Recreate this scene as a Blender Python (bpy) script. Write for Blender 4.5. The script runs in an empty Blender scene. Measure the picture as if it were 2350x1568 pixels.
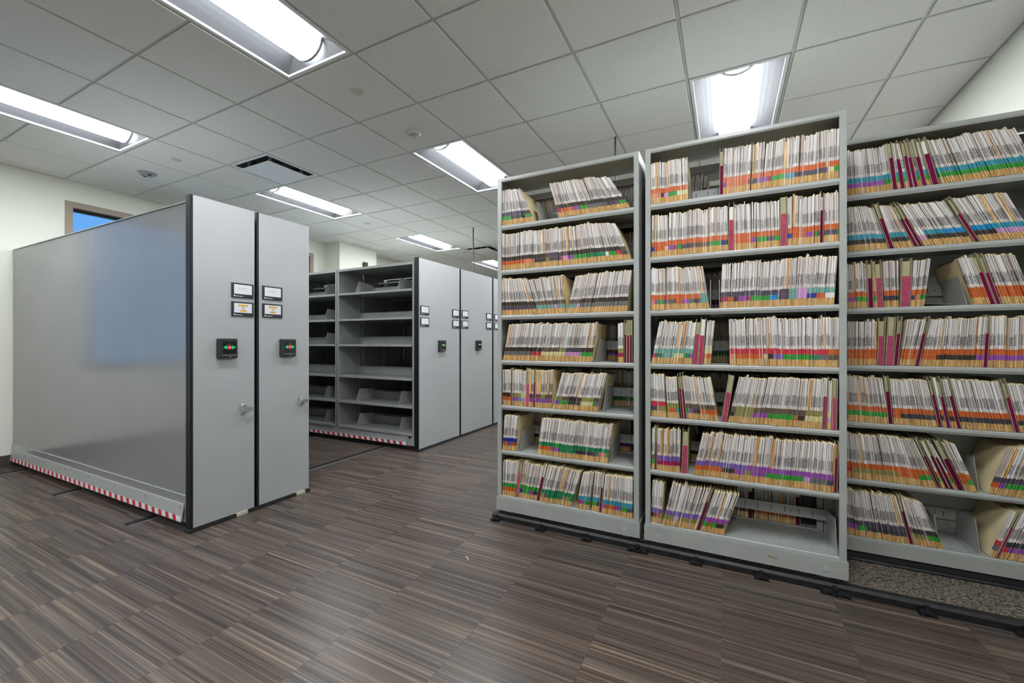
import bpy, bmesh, math, random
from mathutils import Vector, Matrix
random.seed(7)
scene = bpy.context.scene
COL = scene.collection

# ------------------------------------------------------------------ camera
CAM_H = 1.25
YAW = math.radians(26.9)
FPX = 966.0
cam_d = bpy.data.cameras.new('camera')
cam_d.sensor_width = 36.0
cam_d.lens = 36.0 * FPX / 2350.0
cam_d.shift_y = 2.0 / 2350.0
cam_d.clip_start = 0.05
cam = bpy.data.objects.new('camera', cam_d)
cam.location = (0, 0, CAM_H)
cam.rotation_euler = (math.pi / 2, 0, YAW)
COL.objects.link(cam)
scene.camera = cam

# ------------------------------------------------------------------ world, exposure
world = bpy.data.worlds.new('evening_sky')
scene.world = world
world.use_nodes = True
wn = world.node_tree.nodes
wl = world.node_tree.links
wn['Background'].inputs['Strength'].default_value = 0.9
_tc = wn.new('ShaderNodeTexCoord')
_sx = wn.new('ShaderNodeSeparateXYZ')
_rp = wn.new('ShaderNodeValToRGB')
wl.new(_tc.outputs['Generated'], _sx.inputs[0])
wl.new(_sx.outputs['Z'], _rp.inputs[0])
_rp.color_ramp.elements[0].position = 0.0
_rp.color_ramp.elements[0].color = (0.20, 0.52, 1.0, 1)
_rp.color_ramp.elements[1].position = 0.6
_rp.color_ramp.elements[1].color = (0.05, 0.26, 0.80, 1)
wl.new(_rp.outputs[0], wn['Background'].inputs['Color'])

LAMP = 42.0            # emission strength of the troffer diffusers
scene.view_settings.view_transform = 'Standard'
scene.view_settings.look = 'None'
scene.view_settings.gamma = 1.0
scene.view_settings.use_curve_mapping = False
scene.view_settings.exposure = 0.32
scene.cycles.use_denoising = True
scene.cycles.max_bounces = 4
scene.cycles.diffuse_bounces = 3
scene.cycles.glossy_bounces = 3
scene.cycles.transmission_bounces = 2
scene.cycles.transparent_max_bounces = 4
scene.cycles.caustics_reflective = False
scene.cycles.caustics_refractive = False
scene.cycles.use_adaptive_sampling = True
scene.cycles.adaptive_threshold = 0.1
scene.cycles.sample_clamp_indirect = 8.0

# ------------------------------------------------------------------ materials
MATS = {}


def mat(name, col, rough=0.5, metal=0.0, emit=0.0, spec=0.5, noise=0.0, nscale=40.0, bump=0.0, coat=0.0, stretch=None):
    m = bpy.data.materials.new(name)
    m.use_nodes = True
    nt = m.node_tree
    b = nt.nodes['Principled BSDF']
    b.inputs['Base Color'].default_value = (*col, 1)
    b.inputs['Roughness'].default_value = rough
    b.inputs['Metallic'].default_value = metal
    b.inputs['Specular IOR Level'].default_value = spec
    if coat:
        b.inputs['Coat Weight'].default_value = coat
        b.inputs['Coat Roughness'].default_value = 0.08
    if emit:
        m.cycles.emission_sampling = 'FRONT' if emit > 5 else 'NONE'
        b.inputs['Emission Color'].default_value = (*col, 1)
        b.inputs['Emission Strength'].default_value = emit
    if noise or bump:
        g = nt.nodes.new('ShaderNodeNewGeometry')
        n = nt.nodes.new('ShaderNodeTexNoise')
        n.inputs['Scale'].default_value = nscale
        n.inputs['Detail'].default_value = 1
        if stretch:
            mp = nt.nodes.new('ShaderNodeMapping')
            mp.inputs['Scale'].default_value = stretch
            nt.links.new(g.outputs['Position'], mp.inputs[0])
            nt.links.new(mp.outputs[0], n.inputs['Vector'])
        else:
            nt.links.new(g.outputs['Position'], n.inputs['Vector'])
        if noise:
            r = nt.nodes.new('ShaderNodeValToRGB')
            r.color_ramp.elements[0].position = 0.3
            r.color_ramp.elements[1].position = 0.7
            r.color_ramp.elements[0].color = (*[c * (1 - noise) for c in col], 1)
            r.color_ramp.elements[1].color = (*[min(1, c * (1 + noise)) for c in col], 1)
            nt.links.new(n.outputs['Fac'], r.inputs[0])
            nt.links.new(r.outputs[0], b.inputs['Base Color'])
        if bump:
            bp = nt.nodes.new('ShaderNodeBump')
            bp.inputs['Strength'].default_value = bump
            bp.inputs['Distance'].default_value = 0.002
            nt.links.new(n.outputs['Fac'], bp.inputs['Height'])
            nt.links.new(bp.outputs[0], b.inputs['Normal'])
    MATS[name] = m
    return m


mat('steel', (0.325, 0.335, 0.32), 0.34, noise=0.05, nscale=6)
mat('steel_light', (0.36, 0.373, 0.365), 0.4, noise=0.03, nscale=5)
mat('laminate', (0.335, 0.345, 0.355), 0.42, noise=0.025, nscale=3)
mat('gloss_panel', (0.235, 0.24, 0.245), 0.19, spec=0.75, noise=0.03, nscale=2)
mat('aluminium', (0.50, 0.51, 0.52), 0.32, metal=0.6)
mat('chrome', (0.85, 0.86, 0.87), 0.08, metal=1.0)
mat('black_trim', (0.009, 0.010, 0.013), 0.42, spec=0.3)
mat('black_matte', (0.01, 0.01, 0.011), 0.6)
mat('black_rail', (0.009, 0.009, 0.011), 0.38, noise=0.5, nscale=30)
mat('plastic_black', (0.016, 0.018, 0.021), 0.38)
mat('screen_black', (0.004, 0.004, 0.005), 0.12)
mat('led_green', (0.0, 0.45, 0.14), 0.4, emit=0.22)
mat('led_red', (0.62, 0.02, 0.05), 0.4, emit=0.2)
mat('led_off', (0.25, 0.2, 0.18), 0.4)
mat('white_print', (0.75, 0.76, 0.78), 0.6)
mat('pencil', (0.36, 0.37, 0.39), 0.7)
mat('amber_print', (0.85, 0.50, 0.04), 0.6)
mat('brown_print', (0.30, 0.13, 0.02), 0.6)
mat('violet_print', (0.16, 0.05, 0.14), 0.6)
mat('faint_print', (0.50, 0.36, 0.36), 0.6)
mat('card', (0.60, 0.62, 0.66), 0.35)
mat('hazard_red', (0.52, 0.015, 0.03), 0.4)
mat('hazard_white', (0.70, 0.71, 0.72), 0.4)
mat('beige_plate', (0.45, 0.43, 0.34), 0.5)
mat('ceiling_tile', (0.80, 0.81, 0.79), 0.9, noise=0.04, nscale=140)
mat('ceiling_tee', (0.62, 0.63, 0.61), 0.6)
mat('wall_paint', (0.72, 0.73, 0.655), 0.75)
mat('fixture_white', (0.86, 0.88, 0.91), 0.45)
mat('end_cap', (0.40, 0.39, 0.41), 0.4)
mat('reflector', (0.044, 0.046, 0.0495), 0.6, spec=0.08)  # white housing, its colour darkened to offset the diffuser's glare
mat('diffuser', (0.95, 0.98, 1.0), 0.5, emit=LAMP)
mat('vent_dark', (0.02, 0.02, 0.022), 0.6)
mat('device_white', (0.60, 0.585, 0.51), 0.45)
mat('device_grey', (0.30, 0.31, 0.33), 0.4)
mat('taupe_frame', (0.30, 0.245, 0.195), 0.5)
mat('baseboard', (0.05, 0.046, 0.043), 0.5)
mat('subfloor', (0.09, 0.08, 0.072), 0.8)
mat('cable', (0.05, 0.055, 0.05), 0.5)
mat('manila', (0.74, 0.62, 0.37), 0.75, noise=0.10, nscale=9)
mat('manila_tab', (0.66, 0.385, 0.135), 0.7, noise=0.42, nscale=1.0, stretch=(260, 90, 9))
mat('paper', (0.80, 0.78, 0.73), 0.85)
mat('kraft_orange', (0.70, 0.33, 0.085), 0.7)
mat('olive_board', (0.40, 0.37, 0.22), 0.7, noise=0.08, nscale=15)
mat('magenta', (0.40, 0.018, 0.14), 0.6, noise=0.15, nscale=40)
mat('pink', (0.80, 0.20, 0.35), 0.6, noise=0.12, nscale=40)
TAB = {'O': ('orange', (0.58, 0.115, 0.018)), 'R': ('red', (0.55, 0.03, 0.05)), 'S': ('salmon', (0.72, 0.22, 0.13)),
       'G': ('green', (0.03, 0.30, 0.035)), 'g': ('emerald', (0.004, 0.20, 0.075)), 'T': ('teal', (0.16, 0.36, 0.31)),
       'N': ('charcoal', (0.045, 0.042, 0.052)), 'K': ('dark brown', (0.038, 0.024, 0.017)), 'B': ('brown', (0.13, 0.088, 0.06)),
       'P': ('purple', (0.30, 0.075, 0.38)), 'V': ('violet', (0.19, 0.11, 0.40)), 'L': ('lilac', (0.58, 0.31, 0.56)),
       'C': ('cyan', (0.035, 0.29, 0.40)), 'Y': ('olive', (0.27, 0.25, 0.07)), 'y': ('pale yellow', (0.66, 0.60, 0.30)),
       'E': ('grey', (0.15, 0.15, 0.145)), 'M': ('crimson', (0.34, 0.008, 0.085)), 'D': ('slate', (0.075, 0.06, 0.095)),
       'U': ('blue', (0.012, 0.028, 0.30)), 'A': ('azure', (0.0, 0.26, 0.58)), 'w': ('white', (0.75, 0.74, 0.72))}
for k, (n, c) in TAB.items():
    mat('tab_' + n.replace(' ', '_'), c, 0.45)


def label_material():
    m = bpy.data.materials.new('label_print')
    m.use_nodes = True
    nt = m.node_tree
    N, L = nt.nodes, nt.links
    b = N['Principled BSDF']
    b.inputs['Roughness'].default_value = 0.6
    uv = N.new('ShaderNodeUVMap')
    sep = N.new('ShaderNodeSeparateXYZ')
    L.new(uv.outputs[0], sep.inputs[0])

    def math_(op, a, c=None, v=None):
        x = N.new('ShaderNodeMath')
        x.operation = op
        L.new(a, x.inputs[0])
        if c is not None:
            L.new(c, x.inputs[1])
        if v is not None:
            x.inputs[1].default_value = v
        return x.outputs[0]
    fl = math_('FLOOR', sep.outputs['X'])
    wnz = N.new('ShaderNodeTexWhiteNoise')
    wnz.noise_dimensions = '1D'
    L.new(fl, wnz.inputs['W'])
    sepc = N.new('ShaderNodeSeparateColor')
    L.new(wnz.outputs['Color'], sepc.inputs[0])
    # window of printed text in the lower part of the label
    hi = math_('ADD', math_('MULTIPLY', sepc.outputs[0], v=0.09), v=0.40)
    below = math_('LESS_THAN', sep.outputs['Y'], hi)
    above = math_('GREATER_THAN', sep.outputs['Y'], v=0.11)
    win = math_('MULTIPLY', below, above)
    # rows of characters: stripes along the label broken up by noise
    row = math_('FRACT', math_('ADD', math_('MULTIPLY', sep.outputs['Y'], v=27.0), sepc.outputs[1]))
    bar = math_('GREATER_THAN', row, v=0.30)
    comb = N.new('ShaderNodeCombineXYZ')
    L.new(math_('MULTIPLY', sep.outputs['X'], v=2.3), comb.inputs[0])
    L.new(math_('MULTIPLY', sep.outputs['Y'], v=31.0), comb.inputs[1])
    nz = N.new('ShaderNodeTexNoise')
    nz.inputs['Scale'].default_value = 1.0
    nz.inputs['Detail'].default_value = 1.0
    L.new(comb.outputs[0], nz.inputs['Vector'])
    ink = math_('MULTIPLY', math_('GREATER_THAN', nz.outputs['Fac'], v=0.40), bar)
    dens = math_('ADD', math_('MULTIPLY', math_('GREATER_THAN', sepc.outputs[1], v=0.34), v=0.62), v=0.26)
    fac = math_('MULTIPLY', math_('MULTIPLY', ink, win), dens)
    mixp = N.new('ShaderNodeMix')
    mixp.data_type = 'RGBA'
    L.new(sepc.outputs[2], mixp.inputs[0])
    mixp.inputs[6].default_value = (0.80, 0.785, 0.78, 1)
    mixp.inputs[7].default_value = (0.47, 0.385, 0.335, 1)
    mix = N.new('ShaderNodeMix')
    mix.data_type = 'RGBA'
    L.new(fac, mix.inputs[0])
    L.new(mixp.outputs[2], mix.inputs[6])
    mix.inputs[7].default_value = (0.012, 0.014, 0.018, 1)
    L.new(mix.outputs[2], b.inputs['Base Color'])
    MATS['label_print'] = m


label_material()


def floor_material():
    m = bpy.data.materials.new('striped_vinyl')
    m.use_nodes = True
    nt = m.node_tree
    N, L = nt.nodes, nt.links
    b = N['Principled BSDF']
    geo = N.new('ShaderNodeNewGeometry')
    info = N.new('ShaderNodeObjectInfo')
    sep = N.new('ShaderNodeSeparateXYZ')
    L.new(geo.outputs['Position'], sep.inputs[0])

    def noise(sx, sy, seed, detail=2.0):
        c = N.new('ShaderNodeCombineXYZ')
        a1 = N.new('ShaderNodeMath')
        a1.operation = 'MULTIPLY'
        a1.inputs[1].default_value = sx
        L.new(sep.outputs['X'], a1.inputs[0])
        a2 = N.new('ShaderNodeMath')
        a2.operation = 'MULTIPLY'
        a2.inputs[1].default_value = sy
        L.new(sep.outputs['Y'], a2.inputs[0])
        a3 = N.new('ShaderNodeMath')
        a3.operation = 'MULTIPLY_ADD'
        a3.inputs[1].default_value = 37.0
        a3.inputs[2].default_value = seed
        L.new(info.outputs['Random'], a3.inputs[0])
        L.new(a1.outputs[0], c.inputs[0])
        L.new(a2.outputs[0], c.inputs[1])
        L.new(a3.outputs[0], c.inputs[2])
        n = N.new('ShaderNodeTexNoise')
        n.inputs['Scale'].default_value = 1.0
        n.inputs['Detail'].default_value = detail
        n.inputs['Roughness'].default_value = 0.6
        L.new(c.outputs[0], n.inputs['Vector'])
        return n.outputs['Fac']
    n1 = noise(0.55, 42, 1.0)
    n2 = noise(0.9, 170, 5.0, 3.0)
    n3 = noise(1.0, 15, 9.0, 1.0)
    mx = N.new('ShaderNodeMix')
    mx.inputs[0].default_value = 0.55
    L.new(n1, mx.inputs[2])
    L.new(n2, mx.inputs[3])
    ramp = N.new('ShaderNodeValToRGB')
    cr = ramp.color_ramp
    cr.elements[0].position = 0.32
    cr.elements[0].color = (0.021, 0.0160, 0.0145, 1)
    cr.elements[1].position = 0.70
    cr.elements[1].color = (0.25, 0.19, 0.14, 1)
    e = cr.elements.new(0.45)
    e.color = (0.054, 0.0425, 0.037, 1)
    e = cr.elements.new(0.55)
    e.color = (0.097, 0.076, 0.063, 1)
    L.new(mx.outputs[0], ramp.inputs[0])
    tint = N.new('ShaderNodeValToRGB')
    tint.color_ramp.elements[0].position = 0.35
    tint.color_ramp.elements[0].color = (0.92, 0.96, 1.01, 1)
    tint.color_ramp.elements[1].position = 0.65
    tint.color_ramp.elements[1].color = (1.05, 1.0, 0.945, 1)
    L.new(n3, tint.inputs[0])
    mul = N.new('ShaderNodeMix')
    mul.data_type = 'RGBA'
    mul.blend_type = 'MULTIPLY'
    mul.inputs[0].default_value = 1.0
    L.new(ramp.outputs[0], mul.inputs[6])
    L.new(tint.outputs[0], mul.inputs[7])
    L.new(mul.outputs[2], b.inputs['Base Color'])
    b.inputs['Roughness'].default_value = 0.34
    b.inputs['Specular IOR Level'].default_value = 0.36
    MATS['vinyl'] = m


floor_material()


def carpet_material():
    m = bpy.data.materials.new('tweed_carpet')
    m.use_nodes = True
    nt = m.node_tree
    N, L = nt.nodes, nt.links
    b = N['Principled BSDF']
    b.inputs['Roughness'].default_value = 0.95
    geo = N.new('ShaderNodeNewGeometry')
    mp = N.new('ShaderNodeMapping')
    mp.inputs['Rotation'].default_value = (0, 0, 0.6)
    mp.inputs['Scale'].default_value = (90, 200, 90)
    L.new(geo.outputs['Position'], mp.inputs[0])
    vo = N.new('ShaderNodeTexVoronoi')
    vo.inputs['Scale'].default_value = 1.0
    L.new(mp.outputs[0], vo.inputs['Vector'])
    ramp = N.new('ShaderNodeValToRGB')
    cr = ramp.color_ramp
    cr.elements[0].color = (0.42, 0.35, 0.27, 1)
    cr.elements[0].position = 0.1
    cr.elements[1].color = (0.02, 0.017, 0.015, 1)
    cr.elements[1].position = 0.75
    L.new(vo.outputs['Distance'], ramp.inputs[0])
    mul = N.new('ShaderNodeMix')
    mul.data_type = 'RGBA'
    mul.blend_type = 'MULTIPLY'
    mul.inputs[0].default_value = 0.6
    L.new(ramp.outputs[0], mul.inputs[6])
    bw = N.new('ShaderNodeRGBToBW')
    L.new(vo.outputs['Color'], bw.inputs[0])
    L.new(bw.outputs[0], mul.inputs[7])
    L.new(mul.outputs[2], b.inputs['Base Color'])
    bp = N.new('ShaderNodeBump')
    bp.inputs['Strength'].default_value = 0.8
    bp.inputs['Distance'].default_value = 0.004
    bp.invert = True
    L.new(vo.outputs['Distance'], bp.inputs['Height'])
    L.new(bp.outputs[0], b.inputs['Normal'])
    MATS['carpet'] = m


carpet_material()


def glass_material():
    m = bpy.data.materials.new('window_glass')
    m.use_nodes = True
    nt = m.node_tree
    N, L = nt.nodes, nt.links
    N.remove(N['Principled BSDF'])
    t = N.new('ShaderNodeBsdfTransparent')
    t.inputs[0].default_value = (0.92, 0.95, 0.96, 1)
    g = N.new('ShaderNodeBsdfGlossy')
    g.inputs['Roughness'].default_value = 0.02
    f = N.new('ShaderNodeFresnel')
    mx = N.new('ShaderNodeMixShader')
    L.new(f.outputs[0], mx.inputs[0])
    L.new(t.outputs[0], mx.inputs[1])
    L.new(g.outputs[0], mx.inputs[2])
    L.new(mx.outputs[0], N['Material Output'].inputs[0])
    MATS['glass'] = m


glass_material()


# ------------------------------------------------------------------ mesh helpers
class MB:
    """collects faces of one mesh"""

    def __init__(self):
        self.v, self.f, self.m, self.uv = [], [], [], {}

    def poly(self, pts, m=0, uvs=None):
        i = len(self.v)
        self.v += [tuple(p) for p in pts]
        self.f.append(tuple(range(i, i + len(pts))))
        self.m.append(m)
        if uvs:
            self.uv[len(self.f) - 1] = uvs

    def box(self, x0, x1, y0, y1, z0, z1, m=0, fm=None):
        i = len(self.v)
        self.v += [(x0, y0, z0), (x1, y0, z0), (x1, y1, z0), (x0, y1, z0), (x0, y0, z1), (x1, y0, z1), (x1, y1, z1), (x0, y1, z1)]
        self.f += [(i, i + 3, i + 2, i + 1), (i + 4, i + 5, i + 6, i + 7), (i, i + 1, i + 5, i + 4),
                   (i + 1, i + 2, i + 6, i + 5), (i + 2, i + 3, i + 7, i + 6), (i + 3, i, i + 4, i + 7)]
        self.m += [m] * 6
        return self

    def prism(self, poly, axis, a, b, m=0):
        """poly: 2d points; axis 'x': (y,z) extruded along x; 'y': (x,z); 'z': (x,y)"""
        def P(p, t):
            return {'x': (t, p[0], p[1]), 'y': (p[0], t, p[1]), 'z': (p[0], p[1], t)}[axis]
        i = len(self.v)
        n = len(poly)
        self.v += [P(p, a) for p in poly] + [P(p, b) for p in poly]
        self.f.append(tuple(range(i + n - 1, i - 1, -1)))
        self.f.append(tuple(range(i + n, i + 2 * n)))
        self.m += [m, m]
        for k in range(n):
            q = (k + 1) % n
            self.f.append((i + k, i + q, i + n + q, i + n + k))
            self.m.append(m)
        return self

    def cyl(self, c, axis, r, h, n=16, m=0, r2=None):
        r2 = r if r2 is None else r2
        i = len(self.v)
        for rr, t in ((r, 0), (r2, h)):
            for k in range(n):
                a = 2 * math.pi * k / n
                u, w = rr * math.cos(a), rr * math.sin(a)
                d = {'x': (t, u, w), 'y': (u, t, w), 'z': (u, w, t)}[axis]
                self.v.append((c[0] + d[0], c[1] + d[1], c[2] + d[2]))
        self.f.append(tuple(range(i + n - 1, i - 1, -1)))
        self.f.append(tuple(range(i + n, i + 2 * n)))
        self.m += [m, m]
        for k in range(n):
            q = (k + 1) % n
            self.f.append((i + k, i + q, i + n + q, i + n + k))
            self.m.append(m)
        return self

    def add(self, other, matrix=None):
        i = len(self.v)
        j = len(self.f)
        if matrix is None:
            self.v += other.v
        else:
            self.v += [tuple(matrix @ Vector(p)) for p in other.v]
        self.f += [tuple(k + i for k in f) for f in other.f]
        self.m += other.m
        for k, u in other.uv.items():
            self.uv[k + j] = u
        return self

    def mesh(self, name, mats, off=(0, 0, 0), fix=True):
        me = bpy.data.meshes.new(name)
        ox, oy, oz = off
        me.from_pydata([(x - ox, y - oy, z - oz) for x, y, z in self.v], [], self.f)
        for mm in mats:
            me.materials.append(MATS[mm])
        if len(mats) > 1:
            me.polygons.foreach_set('material_index', self.m)
        if self.uv:
            lay = me.uv_layers.new(name='UVMap')
            for fi, uvs in self.uv.items():
                for li, u in zip(me.polygons[fi].loop_indices, uvs):
                    lay.data[li].uv = u
        if fix:
            bm = bmesh.new()
            bm.from_mesh(me)
            bmesh.ops.recalc_face_normals(bm, faces=bm.faces)
            bm.to_mesh(me)
            bm.free()
        return me

    def build(self, name, mats, parent=None, label=None, smooth=False, fix=True, at=None):
        if isinstance(mats, str):
            mats = [mats]
        off = wloc(parent)
        if at is not None:
            off = at
        me = self.mesh(name, mats, off, fix)
        if smooth:
            me.shade_smooth()
        o = bpy.data.objects.new(name, me)
        COL.objects.link(o)
        if parent is not None:
            o.parent = parent
            p = wloc(parent)
            o.location = (off[0] - p[0], off[1] - p[1], off[2] - p[2])
        elif at is not None:
            o.location = at
        if label:
            o['label'] = label
        return o


def wloc(o):
    x = y = z = 0.0
    while o is not None:
        x += o.location.x
        y += o.location.y
        z += o.location.z
        o = o.parent
    return (x, y, z)


def bevbox(x0, x1, y0, y1, z0, z1, bev, seg=2):
    bm = bmesh.new()
    bmesh.ops.create_cube(bm, size=1)
    for v in bm.verts:
        v.co = (x0 + (v.co.x + .5) * (x1 - x0), y0 + (v.co.y + .5) * (y1 - y0), z0 + (v.co.z + .5) * (z1 - z0))
    bmesh.ops.bevel(bm, geom=list(bm.edges), offset=bev, segments=seg, affect='EDGES', profile=0.5)
    bm.verts.index_update()
    mb = MB()
    mb.v = [tuple(v.co) for v in bm.verts]
    mb.f = [tuple(v.index for v in f.verts) for f in bm.faces]
    mb.m = [0] * len(mb.f)
    bm.free()
    return mb


def empty(name, loc, label=None, cat=None, group=None, kind=None, parent=None):
    o = bpy.data.objects.new(name, None)
    o.location = loc
    o.empty_display_size = 0.1
    COL.objects.link(o)
    tag(o, label, cat, group, kind)
    if parent is not None:
        o.parent = parent
        p = wloc(parent)
        o.location = (loc[0] - p[0], loc[1] - p[1], loc[2] - p[2])
    return o


def tag(o, label=None, cat=None, group=None, kind=None):
    if label:
        o['label'] = label
    if cat:
        o['category'] = cat
    if group:
        o['group'] = group
    if kind:
        o['kind'] = kind
    return o


def text_mesh(name, txt, size, mname, parent, loc, facing='+x', extrude=0.0003, align='CENTER'):
    c = bpy.data.curves.new(name, 'FONT')
    c.body = txt
    c.size = size
    c.extrude = extrude
    c.align_x = align
    c.align_y = 'CENTER'
    t = bpy.data.objects.new(name + '_tmp', c)
    me = bpy.data.meshes.new_from_object(t)
    bpy.data.objects.remove(t)
    bpy.data.curves.remove(c)
    me.name = name
    me.materials.clear()
    me.materials.append(MATS[mname])
    # text x -> world +y, text y -> world +z, faces +x
    M = Matrix(((0, 0, 1), (1, 0, 0), (0, 1, 0))).to_4x4()
    me.transform(M)
    o = bpy.data.objects.new(name, me)
    COL.objects.link(o)
    o.parent = parent
    p = wloc(parent)
    o.location = (loc[0] - p[0], loc[1] - p[1], loc[2] - p[2])
    return o


ONES = ['', 'first', 'second', 'third', 'fourth', 'fifth', 'sixth', 'seventh', 'eighth', 'ninth', 'tenth', 'eleventh', 'twelfth',
        'thirteenth', 'fourteenth', 'fifteenth', 'sixteenth', 'seventeenth', 'eighteenth', 'nineteenth']
TENS = ['', '', 'twenty', 'thirty', 'forty', 'fifty', 'sixty', 'seventy', 'eighty', 'ninety']
TENTH = ['', '', 'twentieth', 'thirtieth', 'fortieth', 'fiftieth', 'sixtieth', 'seventieth', 'eightieth', 'ninetieth']


def ordinal(n):
    if n >= 100:
        return 'hundredth' if n == 100 else 'hundred-' + ordinal(n - 100)
    if n < 20:
        return ONES[n]
    return TENTH[n // 10] if n % 10 == 0 else TENS[n // 10] + '-' + ONES[n % 10]


FWD = (-math.sin(YAW), math.cos(YAW))
RGT = (math.cos(YAW), math.sin(YAW))


def x_at(u, y):
    """x of the point on the wall-parallel plane Y=y that was measured at column u of the survey photograph"""
    a = (u - 1175.0) / FPX
    return y * (FWD[0] + a * RGT[0]) / (FWD[1] + a * RGT[1])


def view_uv(x, y, z):
    d = x * FWD[0] + y * FWD[1]
    if d < 0.05:
        return None
    return 1175 + FPX * (x * RGT[0] + y * RGT[1]) / d, 786 - FPX * (z - CAM_H) / d, d


# ------------------------------------------------------------------ room shell
ZC = 3.051                      # ceiling height
XL, XR, YB, YF = -6.47, 1.50, -3.6, 14.6
GX0, GY0, GS = -0.2355, 0.0647, 0.6096


def gx(k):
    return GX0 + GS * k


def gy(k):
    return GY0 + GS * k


# floor: subfloor slab + individual vinyl tiles
floor = MB().box(XL - .3, XR + .3, YB - .3, YF + .3, -0.12, -0.003).build('floor', 'subfloor')
tag(floor, 'dark striped wood-look vinyl floor of the file room', 'floor', kind='structure')
TS = 0.4815
tiles = []
i0 = math.floor((XL + 0.016) / TS) - 1
for i in range(i0, 5):
    x0 = -0.016 + i * TS
    x1 = x0 + TS
    x0c, x1c = max(x0, XL), min(x1, XR)
    if x1c - x0c < 0.02:
        continue
    off = [0.0, 0.17, 0.33, 0.10, 0.27][i % 5]
    j = math.floor((YB - off) / TS)
    while off + j * TS < YF:
        y0, y1 = max(off + j * TS, YB), min(off + (j + 1) * TS, YF)
        j += 1
        if y1 - y0 < 0.02:
            continue
        q = view_uv((x0c + x1c) / 2, (y0 + y1) / 2, 0)
        score = -1
        if q and -150 < q[0] < 2500 and q[1] < 1760:
            score = 1 / q[2]
            if x1c < -3.3 and not (2.1 < y1 and y0 < 3.9) and y0 > 1.5:
                score = -1
            if y0 > 2.6 and x0c > -1.5:
                score = -1
        tiles.append((score, x0c, x1c, y0, y1))
tiles.sort(key=lambda t: -t[0])
rest = MB()
for n, (s, x0, x1, y0, y1) in enumerate(tiles):
    mb = MB()
    g = 0.00035
    mb.box(x0 + g, x1 - g, y0 + g, y1 - g, -0.003, random.uniform(-0.0001, 0.0001))
    if s > 0 and n < 300:
        mb.build('floor_tile', 'vinyl', floor, fix=False, at=(x0, y0, 0))
    else:
        rest.add(mb)
r = rest.build('floor_tile_remainder', 'vinyl', floor, fix=False)
r['kind'] = 'stuff'

# ceiling: tee grid + individual tegular tiles
LIGHTS = [(kx, ky) for kx in (-8, -4, 0) for ky in (-3, 1, 5, 9, 13)]
VENTS = [(-7, 4), (-7, 11)]
taken = set()
for kx, ky in LIGHTS:
    taken.add((kx, ky))
    taken.add((kx, ky + 1))
for v in VENTS:
    taken.add(v)
mb = MB()
kx0, kx1 = math.floor((XL - GX0) / GS), math.ceil((XR - GX0) / GS)
ky0, ky1 = math.floor((YB - GY0) / GS), math.ceil((YF - GY0) / GS)
inside = set((kx, ky + 1) for kx, ky in LIGHTS)       # cross tees that a 2x4 fixture replaces
for k in range(kx0 + 1, kx1):
    mb.box(gx(k) - .0075, gx(k) + .0075, YB, YF, ZC + 0.004, ZC + 0.03)
for k in range(ky0 + 1, ky1):
    for c in range(kx0, kx1):
        if (c, k) not in inside:
            mb.box(max(XL, gx(c) + .0075), min(XR, gx(c + 1) - .0075), gy(k) - .0072, gy(k) + .0072, ZC + 0.0045, ZC + 0.029)
# wall angle
mb.box(XL, XL + .02, YB, YF, ZC + .002, ZC + .02)
mb.box(XR - .02, XR, YB, YF, ZC + .002, ZC + .02)
ceil = mb.build('ceiling', 'ceiling_tee', fix=False)
tag(ceil, 'suspended ceiling grid with square white acoustic tiles', 'ceiling', kind='structure')
MB().box(XL - .3, XR + .3, YB - .3, YF + .3, ZC + .22, ZC + .35).build('ceiling_slab', 'subfloor', ceil, fix=False)
rest = MB()
cand = []
for kx in range(kx0, kx1):
    for ky in range(ky0, ky1):
        if (kx, ky) in taken:
            continue
        x0, x1 = max(gx(kx), XL + .002), min(gx(kx + 1), XR - .002)
        y0, y1 = max(gy(ky), YB), min(gy(ky + 1), YF)
        if x1 - x0 < .03 or y1 - y0 < .03:
            continue
        if kx == -10 and 5.27 < y1 and y0 < 6.16 and False:
            continue
        q = view_uv((x0 + x1) / 2, (y0 + y1) / 2, ZC)
        sc = -1
        if q and -200 < q[0] < 2550 and q[1] > -330:
            sc = 1 / q[2]
        cand.append((sc, x0, x1, y0, y1))
cand.sort(key=lambda t: -t[0])
for n, (s, x0, x1, y0, y1) in enumerate(cand):
    g = 0.0095
    mb = MB()
    zb = ZC - 0.004
    c = 0.003
    # face with small chamfered edge
    a = (x0 + g, x1 - g, y0 + g, y1 - g)
    b_ = (a[0] + c, a[1] - c, a[2] + c, a[3] - c)
    mb.v = [(b_[0], b_[2], zb), (b_[1], b_[2], zb), (b_[1], b_[3], zb), (b_[0], b_[3], zb),
            (a[0], a[2], zb + c), (a[1], a[2], zb + c), (a[1], a[3], zb + c), (a[0], a[3], zb + c),
            (a[0], a[2], zb + .02), (a[1], a[2], zb + .02), (a[1], a[3], zb + .02), (a[0], a[3], zb + .02)]
    mb.f = [(0, 3, 2, 1), (8, 9, 10, 11)]
    for q in range(4):
        w = (q + 1) % 4
        mb.f += [(q, w, 4 + w, 4 + q), (4 + q, 4 + w, 8 + w, 8 + q)]
    mb.m = [0] * len(mb.f)
    if s > 0 and n < 300:
        mb.build('ceiling_tile', 'ceiling_tile', ceil, fix=False, at=(x0, y0, ZC))
    else:
        rest.add(mb)
r = rest.build('ceiling_tile_remainder', 'ceiling_tile', ceil, fix=False)
r['kind'] = 'stuff'

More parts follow.
